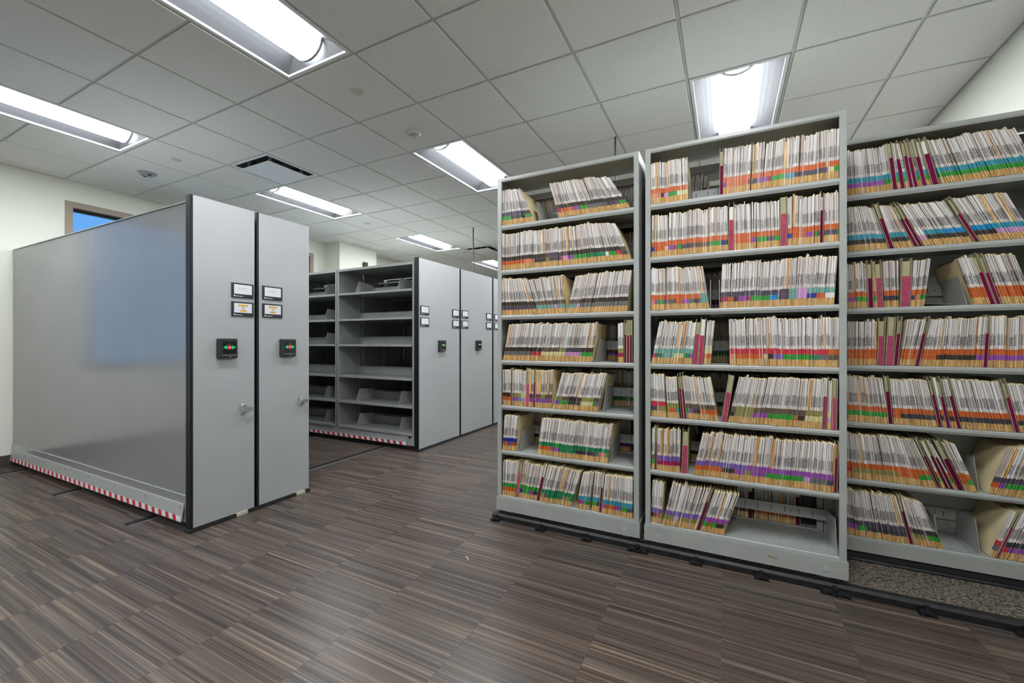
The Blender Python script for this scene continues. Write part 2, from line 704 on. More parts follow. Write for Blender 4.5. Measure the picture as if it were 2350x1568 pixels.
# walls
WT = 0.22
WIN = [(-0.62, 0.97), (1.90, 3.35), (3.60, 5.03)]       # openings along y on the left wall
WZ0, WZ1 = 0.93, 2.815
mb = MB()
ys = [YB - .3] + [v for w in WIN for v in w] + [YF + .3]
for a, b_ in zip(ys[0::2], ys[1::2]):
    mb.box(XL - WT, XL, a, b_, 0, ZC + .2)
for a, b_ in WIN:
    mb.box(XL - WT, XL, a, b_, 0, WZ0)
    mb.box(XL - WT, XL, a, b_, WZ1, ZC + .2)
w = mb.build('wall_left', 'wall_paint', fix=False)
tag(w, 'pale cream painted wall with tall windows', 'wall', kind='structure')
w = MB().box(XR, XR + .15, YB - .3, YF + .3, 0, ZC + .2).build('wall_right', 'wall_paint')
tag(w, 'pale cream wall beside the rightmost file shelving', 'wall', kind='structure')
w = MB().box(XL, XR, YF, YF + .15, 0, ZC + .2).build('wall_far', 'wall_paint')
tag(w, 'pale cream wall at the far end', 'wall', kind='structure')
w = MB().box(XL, XR, YB - .15, YB, 0, ZC + .2).build('wall_back', 'wall_paint')
tag(w, 'pale cream wall behind the viewpoint', 'wall', kind='structure')
w = MB().box(XL, -6.10, 5.27, 6.15, 0, ZC - .005).build('wall_column', 'wall_paint')
tag(w, 'square cream wall pier projecting beside the window wall', 'wall', kind='structure')
for nm, dims in (('baseboard_left', (XL, XL + .012, YB, 5.27, 0, .11)), ('baseboard_right', (XR - .012, XR, YB, YF, 0, .11)),
                 ('baseboard_back', (XL + .02, XR - .02, YB, YB + .012, 0, .11))):
    tag(MB().box(*dims).build(nm, 'baseboard'), 'dark rubber baseboard strip', 'baseboard', kind='structure')
for n, (a, b_) in enumerate(WIN):
    W = empty('window_%d' % (n + 1), (XL, (a + b_) / 2, WZ0),
              ['window with taupe frame opposite the glossy cabinet side', 'window with taupe frame and blue sky above the glossy cabinet',
               'window with taupe frame nearest the wall pier'][n], 'window', kind='structure')
    fr = MB()
    t = 0.065
    fr.box(XL - .10, XL + .004, a, a + t, WZ0, WZ1)
    fr.box(XL - .10, XL + .004, b_ - t, b_, WZ0, WZ1)
    fr.box(XL - .10, XL + .004, a + t, b_ - t, WZ1 - t, WZ1)
    fr.box(XL - .10, XL + .012, a + t, b_ - t, WZ0, WZ0 + .04)
    fr.build('window_frame', 'taupe_frame', W)
    sa = MB()
    q = 0.03
    sa.box(XL - .13, XL - .101, a + t - .01, a + t + .004, WZ0 + .04, WZ1 - t)
    sa.box(XL - .13, XL - .101, b_ - t - .004, b_ - t + .01, WZ0 + .04, WZ1 - t)
    sa.box(XL - .125, XL - .085, a + t, b_ - t, WZ1 - t - .025, WZ1 - t)
    sa.box(XL - .13, XL - .101, a + t, b_ - t, WZ0 + .03, WZ0 + .04 + q)
    sa.build('sash', 'black_trim', W)
    MB().box(XL - .116, XL - .11, a + t, b_ - t, WZ0 + .04, WZ1 - t).build('pane', 'glass', W)

# ------------------------------------------------------------------ ceiling lights
LROW = {1: 'nearest', 5: 'second', 9: 'third', 13: 'farthest', -3: 'rearmost'}
LCOL = {-8: 'row by the window wall', -4: 'middle row', 0: 'row above the file shelving'}


def troffer(kx, ky):
    x0, x1 = gx(kx) + .012, gx(kx + 1) - .012
    y0, y1 = gy(ky) + .012, gy(ky + 2) - .012
    xm = (x0 + x1) / 2
    T = empty('ceiling_light', (xm, (y0 + y1) / 2, ZC), 'recessed white troffer ceiling light, %s fixture in the %s' % (LROW[ky], LCOL[kx]),
              'ceiling light', 'recessed troffers in the ceiling grid')
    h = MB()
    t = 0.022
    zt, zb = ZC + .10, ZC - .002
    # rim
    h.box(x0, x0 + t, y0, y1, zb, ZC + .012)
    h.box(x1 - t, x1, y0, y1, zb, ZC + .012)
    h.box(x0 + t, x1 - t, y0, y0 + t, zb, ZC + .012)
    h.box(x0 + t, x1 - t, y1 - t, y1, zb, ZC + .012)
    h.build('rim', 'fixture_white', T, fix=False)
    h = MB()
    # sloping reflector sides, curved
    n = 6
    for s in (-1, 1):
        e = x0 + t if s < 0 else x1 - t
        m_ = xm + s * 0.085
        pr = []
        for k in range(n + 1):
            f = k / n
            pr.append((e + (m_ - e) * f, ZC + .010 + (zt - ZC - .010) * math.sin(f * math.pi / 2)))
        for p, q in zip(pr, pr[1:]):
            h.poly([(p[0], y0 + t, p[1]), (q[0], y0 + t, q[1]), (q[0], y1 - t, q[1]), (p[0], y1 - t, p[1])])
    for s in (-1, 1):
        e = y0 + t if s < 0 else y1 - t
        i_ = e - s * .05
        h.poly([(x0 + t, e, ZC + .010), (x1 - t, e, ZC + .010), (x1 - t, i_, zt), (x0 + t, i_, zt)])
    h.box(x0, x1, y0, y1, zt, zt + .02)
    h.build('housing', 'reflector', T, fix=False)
    d = MB()
    ya, yb = y0 + .085, y1 - .085
    rx, rz = 0.122, 0.0975
    pts = []
    for k in range(11):
        a = math.pi * k / 10
        pts.append((xm - rx * math.cos(a), zt - .005 - rz * math.sin(a)))
    d.prism(pts, 'y', ya, yb)
    d.build('diffuser', 'diffuser', T, smooth=False)
    for s in (-1, 1):
        c = MB()
        e = ya if s < 0 else yb
        pp = [(xm + (p[0] - xm) * 1.03, zt - .005 + (p[1] - zt + .005) * 1.03) for p in pts]
        pp += [(xm + (p[0] - xm) * .93, zt - .005 + (p[1] - zt + .005) * .93) for p in reversed(pts)]
        c.prism(pp, 'y', e, e + s * .016)
        c.build('end_cap', 'end_cap', T)


for L_ in LIGHTS:
    troffer(*L_)

# diffusers (air vents)
for n, (kx, ky) in enumerate(VENTS):
    x0, x1, y0, y1 = gx(kx) + .011, gx(kx + 1) - .011, gy(ky) + .011, gy(ky + 1) - .011
    V = empty('air_vent', ((x0 + x1) / 2, (y0 + y1) / 2, ZC),
              ['square white ceiling air vent with centre plaque, nearer of two', 'square white ceiling air vent with centre plaque, farther of two'][n], 'air vent', 'ceiling air vents')
    mb = MB()
    t = .03
    mb.box(x0, x0 + t, y0, y1, ZC - .003, ZC + .008)
    mb.box(x1 - t, x1, y0, y1, ZC - .003, ZC + .008)
    mb.box(x0 + t, x1 - t, y0, y0 + t, ZC - .003, ZC + .008)
    mb.box(x0 + t, x1 - t, y1 - t, y1, ZC - .003, ZC + .008)
    mb.build('frame', 'fixture_white', V)
    mb = MB()
    a = (x0 + t, x1 - t, y0 + t, y1 - t)
    c = .07
    b_ = (a[0] + c, a[1] - c, a[2] + c, a[3] - c)
    P = [(a[0], a[2]), (a[1], a[2]), (a[1], a[3]), (a[0], a[3])]
    Q = [(b_[0], b_[2]), (b_[1], b_[2]), (b_[1], b_[3]), (b_[0], b_[3])]
    for k in range(4):
        w_ = (k + 1) % 4
        mb.poly([(*P[k], ZC + .006), (*P[w_], ZC + .006), (*Q[w_], ZC + .09), (*Q[k], ZC + .09)])
    mb.poly([(*q, ZC + .09) for q in Q])
    mb.build('throat', 'vent_dark', V, fix=False)
    bevbox(a[0] + .045, a[1] - .045, a[2] + .045, a[3] - .045, ZC - .030, ZC - .023, .0015).build('plaque', 'fixture_white', V)
    for sx in (-1, 1):
        for sy in (-1, 1):
            cx, cy = (x0 + x1) / 2 + sx * .17, (y0 + y1) / 2 + sy * .17
            MB().box(cx - .012, cx + .012, cy - .012, cy + .012, ZC - .023, ZC + .09).build('bracket', 'steel', V, fix=False)

for n, (x, y, lab) in enumerate([(-2.352, 2.187, 'flat round sprinkler cover nearest the smoke detector'),
                                 (-4.818, 2.20, 'flat round sprinkler cover beside the grey ceiling sensor'),
                                 (-4.824, 4.672, 'flat round sprinkler cover beyond the nearer air vent'),
                                 (-4.62, 7.05, 'flat round sprinkler cover beside the farther air vent')]):
    mb = MB().cyl((x, y, ZC - .010), 'z', .040, .0075, 28, r2=.043)
    o = mb.build('sprinkler_cover', 'device_white', at=(x, y, ZC - .004))
    tag(o, lab, 'sprinkler', 'sprinkler covers')
S = empty('smoke_detector', (-2.363, 2.815, ZC - .004), 'round cream smoke detector on a ceiling tile', 'smoke detector')
mb = MB().cyl((-2.363, 2.815, ZC - .022), 'z', .068, .018, 32, r2=.074)
mb.build('base', 'device_white', S)
mb = MB().cyl((-2.363, 2.815, ZC - .040), 'z', .050, .018, 32, r2=.060)
mb.build('body', 'device_white', S)
mb = MB().cyl((-2.363, 2.815, ZC - .054), 'z', .030, .014, 28, r2=.036)
mb.build('chamber', 'device_grey', S)
mb = MB().cyl((-2.363, 2.815, ZC - .062), 'z', .022, .008, 24, r2=.028)
mb.build('cap', 'device_white', S)
S = empty('ceiling_sensor', (-5.479, 2.235, ZC - .004), 'grey oval ceiling sensor with two dark ports', 'sensor')
mb = MB().cyl((-5.479, 2.235, ZC - .030), 'z', .055, .026, 32, r2=.085)
mb.build('body', 'device_grey', S)
for s in (-1, 1):
    MB().cyl((-5.479 + s * .048, 2.235, ZC - .033), 'z', .016, .008, 16).build('port', 'black_matte', S)
MB().cyl((-5.479, 2.235, ZC - .034), 'z', .022, .005, 20).build('lens', 'end_cap', S)


def cable(name, pts, r, m, label, cat):
    c = bpy.data.curves.new(name, 'CURVE')
    c.dimensions = '3D'
    c.bevel_depth = r
    c.bevel_resolution = 2
    s = c.splines.new('NURBS')
    s.points.add(len(pts) - 1)
    for p, q in zip(s.points, pts):
        p.co = (*q, 1)
    s.use_endpoint_u = True
    s.order_u = 3
    t = bpy.data.objects.new(name, c)
    me = bpy.data.meshes.new_from_object(t)
    bpy.data.objects.remove(t)
    me.materials.clear()
    me.materials.append(MATS[m])
    o = bpy.data.objects.new(name, me)
    COL.objects.link(o)
    tag(o, label, cat)
    return o


cable('power_cable', [(-3.523, 5.602, ZC), (-3.523, 5.602, 2.8), (-3.51, 5.605, 2.5), (-3.47, 5.62, 2.205)], .009, 'cable',
      'thin dark power cable dropping from the ceiling to the far mobile cabinets', 'cable')
cable('conduit_drop', [(-.86, 3.69, ZC), (-.858, 3.69, 2.8), (-.85, 3.69, 2.4), (-.85, 3.69, 0.0)], .008, 'cable',
      'thin dark conduit dropping from the ceiling behind the leftmost file unit', 'cable')
S = empty('wall_speaker', (-6.05, 5.84, 2.60), 'small black box mounted on the cream wall pier', 'speaker')
bevbox(-6.099, -6.04, 5.80, 5.88, 2.60, 2.762, .006).build('cabinet', 'plastic_black', S)
bevbox(-6.041, -6.034, 5.806, 5.874, 2.607, 2.755, .003).build('grille', 'black_matte', S)

# ------------------------------------------------------------------ mobile cabinets on floor tracks
XF = -3.125                     # plane of all end panels
ZP0, ZP1 = 0.026, 2.222


def sign_holder(C, y0, y1, z1, kind, idx):
    z0 = z1 - 0.105
    H = bevbox(XF + .0005, XF + .007, y0, y1, z0, z1, .0015).build('sign_holder', 'plastic_black', C, 'black framed card holder')
    a, b_, c0, c1 = y0 + .017, y1 - .014, z0 + .026, z1 - .011
    MB().box(XF + .0065, XF + .0078, a, b_, c0, c1).build('card', 'card', H, fix=False)
    MB().cyl((XF + .0068, y0 + .020, z0 + .012), 'x', .0052, .0008, 18).build('emblem', 'white_print', H)
    text_mesh('lettering', 'Spacesaver', .0115, 'white_print', H, (XF + .0074, y0 + .029, z0 + .0115), align='LEFT')
    ym = (a + b_) / 2
    zm = (c0 + c1) / 2
    if kind == 'restricted':
        for dz, hw, tx in ((.0185, .034, 'RESTRICTED'), (-.0195, .0215, 'ACCESS')):
            MB().box(XF + .0078, XF + .0081, ym - hw, ym + hw, zm + dz - .0068, zm + dz + .0068).build('highlight', 'amber_print', H, fix=False)
            text_mesh('lettering', tx, .0118, 'brown_print', H, (XF + .0084, ym, zm + dz))
        ring = MB()
        n = 20
        for k in range(n):
            p, q = 2 * math.pi * k / n, 2 * math.pi * (k + 1) / n
            ro, ri = .0078, .0058
            ring.poly([(XF + .0084, ym + ro * math.cos(p), zm + ro * math.sin(p)), (XF + .0084, ym + ro * math.cos(q), zm + ro * math.sin(q)),
                       (XF + .0084, ym + ri * math.cos(q), zm + ri * math.sin(q)), (XF + .0084, ym + ri * math.cos(p), zm + ri * math.sin(p))])
        ring.poly([(XF + .0084, ym - .0052, zm - .004), (XF + .0084, ym - .004, zm - .0052), (XF + .0084, ym + .0052, zm + .004), (XF + .0084, ym + .004, zm + .0052)])
        ring.build('symbol', 'violet_print', H, fix=False)
    elif kind == 'scribble':
        text_mesh('handwriting', 'R-SM', .026, 'pencil', H, (XF + .0081, ym - .004, zm + .004), extrude=.0001)
    elif kind == 'faint':
        text_mesh('handwriting', 'restricted', .012, 'faint_print', H, (XF + .0081, ym, zm + .002), extrude=.0001)


def control_pad(C, y0, y1, z0, z1, led):
    H = bevbox(XF + .0005, XF + .03, y0, y1, z0, z1, .009, 3).build('control_pad', 'plastic_black', C, 'black control pad with green arrows')
    a, b_ = y0 + .03, y1 - .016
    bevbox(XF + .0295, XF + .0312, a, b_, z0 + .030, z1 - .022, .0006, 1).build('screen', 'screen_black', H)
    ym, zm = (a + b_) / 2, z0 + .077
    x = XF + .0312
    for s in (-1, 1):
        m = MB()
        m.prism([(ym + s * .017, zm - .0155), (ym + s * .042, zm), (ym + s * .017, zm + .0155)], 'x', x, x + .0012)
        m.build('arrow', 'led_green', H)
    m = MB()
    m.cyl((x, ym, zm), 'x', .0148, .0022, 24)
    B = m.build('stop_button', 'led_red', H)
    text_mesh('lettering', 'STOP', .0088, 'white_print', B, (x + .0026, ym, zm))
    MB().box(x, x + .001, ym - .0045, ym + .0045, zm + .0205, zm + .0255).build('indicator', 'led_red' if led else 'led_off', H, fix=False)
    MB().box(XF + .0302, XF + .0312, a - .002, b_ + .002, z0 + .0225, z0 + .0245).build('strip', 'end_cap', H, fix=False)
    MB().box(XF + .0302, XF + .0314, ym + .002, ym + .010, z0 + .008, z0 + .012).build('key_mark', 'white_print', H, fix=False)


def latch_handle(C, y0, z):
    H = bevbox(XF + .0005, XF + .018, y0 - .016, y0 + .016, z - .036, z + .036, .004).build('latch', 'chrome', C, 'chrome latch handle')
    m = MB()
    m.prism([(y0 - .014, z - .014), (y0 + .022, z - .012), (y0 + .058, z - .004), (y0 + .060, z + .006), (y0 + .022, z + .012), (y0 - .014, z + .013)], 'x', XF + .022, XF + .034)
    m.cyl((XF + .012, y0, z), 'x', .013, .014, 20)
    m.build('lever', 'chrome', H)
    MB().cyl((XF + .018, y0, z - .024), 'x', .0045, .0008, 12).build('keyhole', 'black_matte', H)


def end_panel(C, y0, y1, signs, pad=None, latch=None, bump_plate=True):
    """laminate end panel in the plane x = XF; y0 is the outer edge of its black bumper strip"""
    p0 = y0 + .018
    MB().box(XF - .030, XF, p0, y1 - .0032, ZP0, ZP1 - .002).build('end_panel', 'laminate', C, fix=False)
    e = MB()
    e.box(XF - .030, XF + .0006, p0 - .0026, p0, ZP0, ZP1)
    e.box(XF - .030, XF + .0006, y1 - .0032, y1 - .0006, ZP0, ZP1)
    e.box(XF - .030, XF + .0006, p0, y1 - .0032, ZP1 - .002, ZP1)
    e.build('edge_trim', 'aluminium', C, fix=False)
    b_ = MB()
    b_.prism([(XF - .055, y0), (XF - .006, y0), (XF, y0 + .004), (XF, p0 - .0026), (XF - .055, p0 - .0026)], 'z', ZP0 - .005, ZP1 + .001)
    b_.build('bumper_strip', 'black_trim', C)
    b_ = MB().box(XF - .055, XF + .012, y0 - .012, y1 + .004, 0.001, ZP0 - .006)
    b_.build('plinth', 'black_matte', C, fix=False)
    for s in signs:
        sign_holder(C, *s)
    if pad:
        control_pad(C, *pad)
    if latch:
        latch_handle(C, *latch)


def shelf_lip(mb, x0, x1, y, z, d, m=0, face=-1, h=.026):
    """rolled front lip of a shelf; face -1: towards -y"""
    p = [(y, z - .006), (y - face * -.004, z), (y - face * -.016, z), (y - face * -.016, z - h), (y - face * -.004, z - h), (y, z - h + .006)]
    mb.prism(p, 'x', x0, x1, m)


def hazard_plate(C, y, x0, x1, z0, z1, face=-1):
    """tilted steel toe plate with red and white stripes, along x"""
    K = MB()
    o = face * .022
    K.prism([(y, z1), (y + o * .25, z1 - .004), (y + o, z0), (y + o * .82, z0), (y, z1 - .012)], 'x', x0, x1)
    P = K.build('toe_plate', 'steel_light', C)
    zs0, zs1 = z0 + .002, z0 + .036
    yy = lambda z: y + o * (.25 + .75 * (z1 - .004 - z) / (z1 - .004 - z0)) + face * .0006
    m = MB()
    m.poly([(x0 + .02, yy(zs0), zs0), (x1 - .01, yy(zs0), zs0), (x1 - .01, yy(zs1), zs1), (x0 + .02, yy(zs1), zs1)])
    m.build('tape', 'hazard_white', P, fix=False)
    x = x1 - .055
    while x > x0 + .07:
        s = MB()
        dz = .028
        s.poly([(x - .042, yy(zs0) + face * .0006, zs0), (x, yy(zs0) + face * .0006, zs0), (x - .02, yy(zs1) + face * .0006, zs1), (x - .062, yy(zs1) + face * .0006, zs1)])
        s.build('red_stripe', 'hazard_red', P, fix=False)
        x -= .0935
    x = x1 - .035
    k = 0
    while x > x0:
        zz = z1 - .028
        MB().cyl((x, yy(zz) + face * .0015, zz), 'y', .0042, .003, 10).build('screw', 'black_matte', P)
        x -= .47
        k += 1


XE = -6.45                      # wall end of the cabinets
# --- near cabinet, closed glossy side facing the camera
C1 = empty('mobile_cabinet', (XF - .2, 1.72, 0), 'closed grey mobile shelving cabinet with long glossy side, nearest the camera', 'cabinet', 'mobile shelving cabinets')
end_panel(C1, 1.505, 1.925, [(1.759, 1.916, 1.677, 'scribble', 0), (1.759, 1.916, 1.543, 'restricted', 0)], (1.659, 1.791, 1.138, 1.277, False), (1.838, .768))
for a, b_ in ((-4.5706, -3.20), (-5.9386, -4.5714), (XE, -5.9394)):
    bevbox(a, b_, 1.520, 1.534, .232, 2.182, .0007, 1).build('side_panel', 'gloss_panel', C1)
MB().box(XE, -3.182, 1.514, 1.533, 2.184, 2.192).build('top_trim', 'aluminium', C1)
MB().box(-3.199, -3.182, 1.516, 1.533, .05, 2.184).build('corner_post', 'steel_light', C1)
mb = MB()
mb.prism([(1.514, .222), (1.510, .228), (1.512, .232), (1.535, .232), (1.535, .05), (1.518, .05), (1.518, .222)], 'x', XE, -3.2)
mb.build('base_rail', 'aluminium', C1)
MB().box(XE, -3.20, 1.519, 1.530, .055, .222).build('kick_panel', 'steel_light', C1)
MB().box(XE, -3.16, 1.54, 1.90, .003, .05).build('carriage_base', 'black_matte', C1)
MB().box(XE, -3.155, 1.534, 1.925, 2.16, 2.186).build('top_panel', 'steel', C1)
MB().box(XE, -3.156, 1.90, 1.925, .05, 2.16).build('rear_sheet', 'steel', C1)
hazard_plate(C1, 1.5175, XE, -3.222, .055, .172)
MB().box(XF - .01, XF + .0135, 1.792, 1.870, .002, ZP0 - .001).build('latch_plate', 'beige_plate', C1)


def bay_cabinet(C, y0, y1, levels, ztop, xs, double=True, face_front=True):
    """open shelving on a carriage. xs: x of the upright centres, from the end panel inwards"""
    sd = (y1 - y0)
    ym = (y0 + y1) / 2
    for a in xs:
        u = MB()
        w_ = .032
        lo = a - w_
        hi = a + w_
        u.box(lo, hi, y0, y0 + .012, .17, ztop)
        u.box(lo, hi, y1 - .012, y1, .17, ztop)
        u.box(a - .004, a + .004, y0, ym - .03, .17, ztop)
        u.box(a - .004, a + .004, ym + .03, y1, .17, ztop)
        u.box(lo + .006, hi - .006, ym - .045, ym - .03, .17, ztop)
        u.box(lo + .006, hi - .006, ym + .03, ym + .045, .17, ztop)
        u.build('upright', 'steel', C, fix=False)
    for a, b_ in zip(xs, xs[1:]):
        xa, xb = b_ + .032, a - .032
        for z in levels:
            s = MB()
            s.box(xa - .026, xb + .026, y0 + .014, y1 - .014, z - .012, z - .001)
            shelf_lip(s, xa, xb, y0 + .001, z, 0)
            shelf_lip(s, xa, xb, y1 - .001, z, 0, face=1)
            s.build('shelf', 'steel', C)
            q = MB()
            for yy, s_ in ((ym - .05, 1), (ym + .05, -1)):
                q.box(xa - .02, xb + .02, yy - .0015, yy + .0015, z, z + .10)
            q.build('back_stop', 'steel', C, fix=False)
            sl = MB()
            x = xa + .03
            while x < xb:
                sl.box(x, x + .003, ym - .0522, ym - .0514, z + .082, z + .10)
                x += .042
            sl.build('slots', 'black_matte', C, fix=False)['kind'] = 'stuff'
        t = MB()
        t.box(xa - .028, xb + .028, y0 + .002, y1 - .002, ztop - .003, ztop)
        t.box(xa, xb, y0, y0 + .012, ztop - .030, ztop)
        t.box(xa, xb, y1 - .012, y1, ztop - .030, ztop)
        t.build('top_panel', 'steel', C, fix=False)
        # sway rods under the top
        r_ = MB()
        r_.box(xa + .3, xb - .02, ym - .02, ym - .008, ztop - .16, ztop - .145)
        r_.build('sway_bar', 'aluminium', C, fix=False)
    xa, xb = xs[-1] - .02, xs[0] + .028
    k = MB()
    k.box(xa, xb, y0 + .004, y0 + .014, .05, .185)
    k.box(xa, xb, y1 - .014, y1 - .004, .05, .185)
    k.build('kick_panel', 'steel_light', C, fix=False)
    MB().box(xa, xb, y0 + .02, y1 - .02, .003, .05).build('carriage_base', 'black_matte', C, fix=False)


LEV = [0.193, .510, .832, 1.227, 1.547, 1.874]
XS = [-3.195, -4.464, -5.733, -6.40]
XS2 = [-3.195, -4.464, -5.733, -6.40]
C2 = empty('mobile_cabinet', (XF - .2, 2.16, 0), 'second grey mobile cabinet, closed up against the nearest one', 'cabinet', 'mobile shelving cabinets')
end_panel(C2, 1.944, 2.384, [(1.982, 2.143, 1.681, 'scribble', 0), (1.982, 2.143, 1.546, 'restricted', 0)], (2.117, 2.248, 1.137, 1.277, True), (2.306, .770))
bay_cabinet(C2, 1.955, 2.375, LEV, 2.186, XS)
MB().box(XF - .01, XF + .0135, 2.262, 2.340, .002, ZP0 - .001).build('latch_plate', 'beige_plate', C2)
C3 = empty('mobile_cabinet', (XF - .2, 4.2, 0), 'open grey mobile cabinet with empty shelves facing the aisle', 'cabinet', 'mobile shelving cabinets')
end_panel(C3, 3.795, 4.630, [(3.829, 3.988, 1.675, 'scribble', 0), (3.829, 3.988, 1.540, 'faint', 0), (4.462, 4.619, 1.675, '', 0), (4.462, 4.619, 1.540, 'faint', 0)],
          (4.165, 4.299, 1.139, 1.277, True))
bay_cabinet(C3, 3.815, 4.62, LEV, 2.186, XS2)
hazard_plate(C3, 3.818, -6.4, -3.30, .055, .155)
m = MB().cyl((-3.262, 3.806, .150), 'y', .013, .014, 16)
m.build('bumper_knob', 'black_trim', C3)
MB().box(-3.72, -3.685, 3.8165, 3.8185, .163, .176).build('asset_tag', 'white_print', C3)
C4 = empty('mobile_cabinet', (XF - .2, 5.08, 0), 'fourth grey mobile cabinet, behind the open empty one', 'cabinet', 'mobile shelving cabinets')
end_panel(C4, 4.652, 5.500, [(4.680, 4.838, 1.678, '', 0), (4.680, 4.838, 1.543, '', 0), (5.318, 5.476, 1.680, '', 0), (5.318, 5.476, 1.545, '', 0)], (5.026, 5.156, 1.141, 1.279, False))
bay_cabinet(C4, 4.67, 5.49, LEV, 2.186, XS2)
C5 = empty('mobile_cabinet', (XF - .2, 5.95, 0), 'farthest grey mobile cabinet, half hidden by the file shelving', 'cabinet', 'mobile shelving cabinets')
end_panel(C5, 5.527, 6.37, [(5.560, 5.718, 1.680, '', 0), (5.560, 5.718, 1.545, '', 0)], (5.9, 6.03, 1.141, 1.279, False))
bay_cabinet(C5, 5.545, 6.36, LEV, 2.186, XS2[:3])

# trapezoid divider plates standing in the open cabinet
def divider(x, y0, z, depth, h, label, lean=0.0, slope=.06, flip=False, cat='divider', group=None):
    D = MB()
    t = .0012
    p = [(0, 0), (slope, h), (depth, h * .82), (depth, 0)]
    D.prism(p, 'x', -t, t)
    D.box(-.03 if not flip else 0, 0 if not flip else .03, .01, depth, 0, .0012)
    me = D.mesh('shelf_divider', ['steel'])
    o = bpy.data.objects.new('shelf_divider', me)
    o.location = (x, y0, z + .0008)
    o.rotation_euler = (0, lean, 0)
    COL.objects.link(o)
    tag(o, label, cat, group)
    return o


SH = {0: 'bottom', 1: 'fifth', 2: 'fourth', 3: 'third', 4: 'second', 5: 'top'}
for lv, plates in ((5, (817, 913)), (1, (819, 916)), (0, (820, 917))):
    for n, u in enumerate(plates):
        divider(x_at(u, 3.86), 3.845, LEV[lv], .31, .155, 'grey divider plate on the %s shelf of the open cabinet, %s of two' % (SH[lv], ('farther', 'nearer')[n]),
                group='divider plates in the open mobile cabinet')
for lv in range(6):
    if lv == 2:
        continue
    divider(x_at(745, 3.86), 3.845, LEV[lv], .31, .155, 'grey divider plate in the far bay of the open cabinet, %s shelf' % SH[lv],
            group='divider plates in the open mobile cabinet')

# floor tracks
for n, x in enumerate((-3.65, -4.89, -6.12)):
    T = empty('floor_track', (x, 4, 0), ['steel floor track in the open aisle, nearest the end panels', 'middle steel floor track under the mobile cabinets',
                                       'steel floor track nearest the window wall'][n], 'floor track', 'floor tracks of the mobile cabinets')
    MB().box(x - .034, x + .034, 1.372, 6.5, .0003, .0012).build('channel', 'black_matte', T, fix=False)
    MB().box(x - .008, x + .008, 1.372, 6.5, .0012, .0035).build('rail', 'black_rail', T, fix=False)
    for s in (-1, 1):
        MB().box(x + s * .034 - .003, x + s * .034 + .003, 1.372, 6.5, .0003, .003).build('edge_bead', 'aluminium' if s > 0 else 'black_trim', T, fix=False)

# ------------------------------------------------------------------ file shelving on the right
YFR, YRE = 2.635, 2.973         # front faces of the sliding and of the rear row
ZL = [0.166 + .319 * k for k in range(7)]
RAIL = empty('track_platform', (0, 2.8, 0), 'low black track platform with tweed carpet under the file shelving', 'platform')
mb = MB()
mb.prism([(2.598, 0), (2.598, .030), (2.606, .044), (2.640, .044), (2.640, 0)], 'x', -1.475, XR - .015)
mb.build('front_rail', 'black_rail', RAIL)
MB().box(-1.45, XR - .015, 2.641, 2.938, .004, .043).build('carpet', 'carpet', RAIL)
mb = MB()
mb.prism([(2.939, 0), (2.939, .050), (2.945, .056), (2.962, .056), (2.962, 0)], 'x', -1.45, XR - .015)
mb.build('rear_rail', 'black_rail', RAIL)
MB().box(-1.45, XR - .015, 2.963, 3.27, .0, .078).build('rear_base', 'black_matte', RAIL)
for n, x in enumerate((-1.44, -1.10, -.785, -.47, -.15, .17, .485, .825, 1.14)):
    k = MB()
    big = n in (3, 6)
    for s in ((-1, 1) if big else (1,)):
        cx = x + (s * .028 if big else 0)
        k.prism([(cx - .034, .001), (cx - .026, .016), (cx - .012, .022), (cx + .012, .022), (cx + .026, .016), (cx + .034, .001), (cx + .018, .001), (cx + .012, .010), (cx - .012, .010), (cx - .018, .001)], 'y', 2.560, 2.594)
    k.cyl((x, 2.580, .022), 'z', .008, .010, 12)
    k.box(x - .010, x + .010, 2.588, 2.600, .006, .036)
    k.build('levelling_clip', 'black_rail', RAIL)


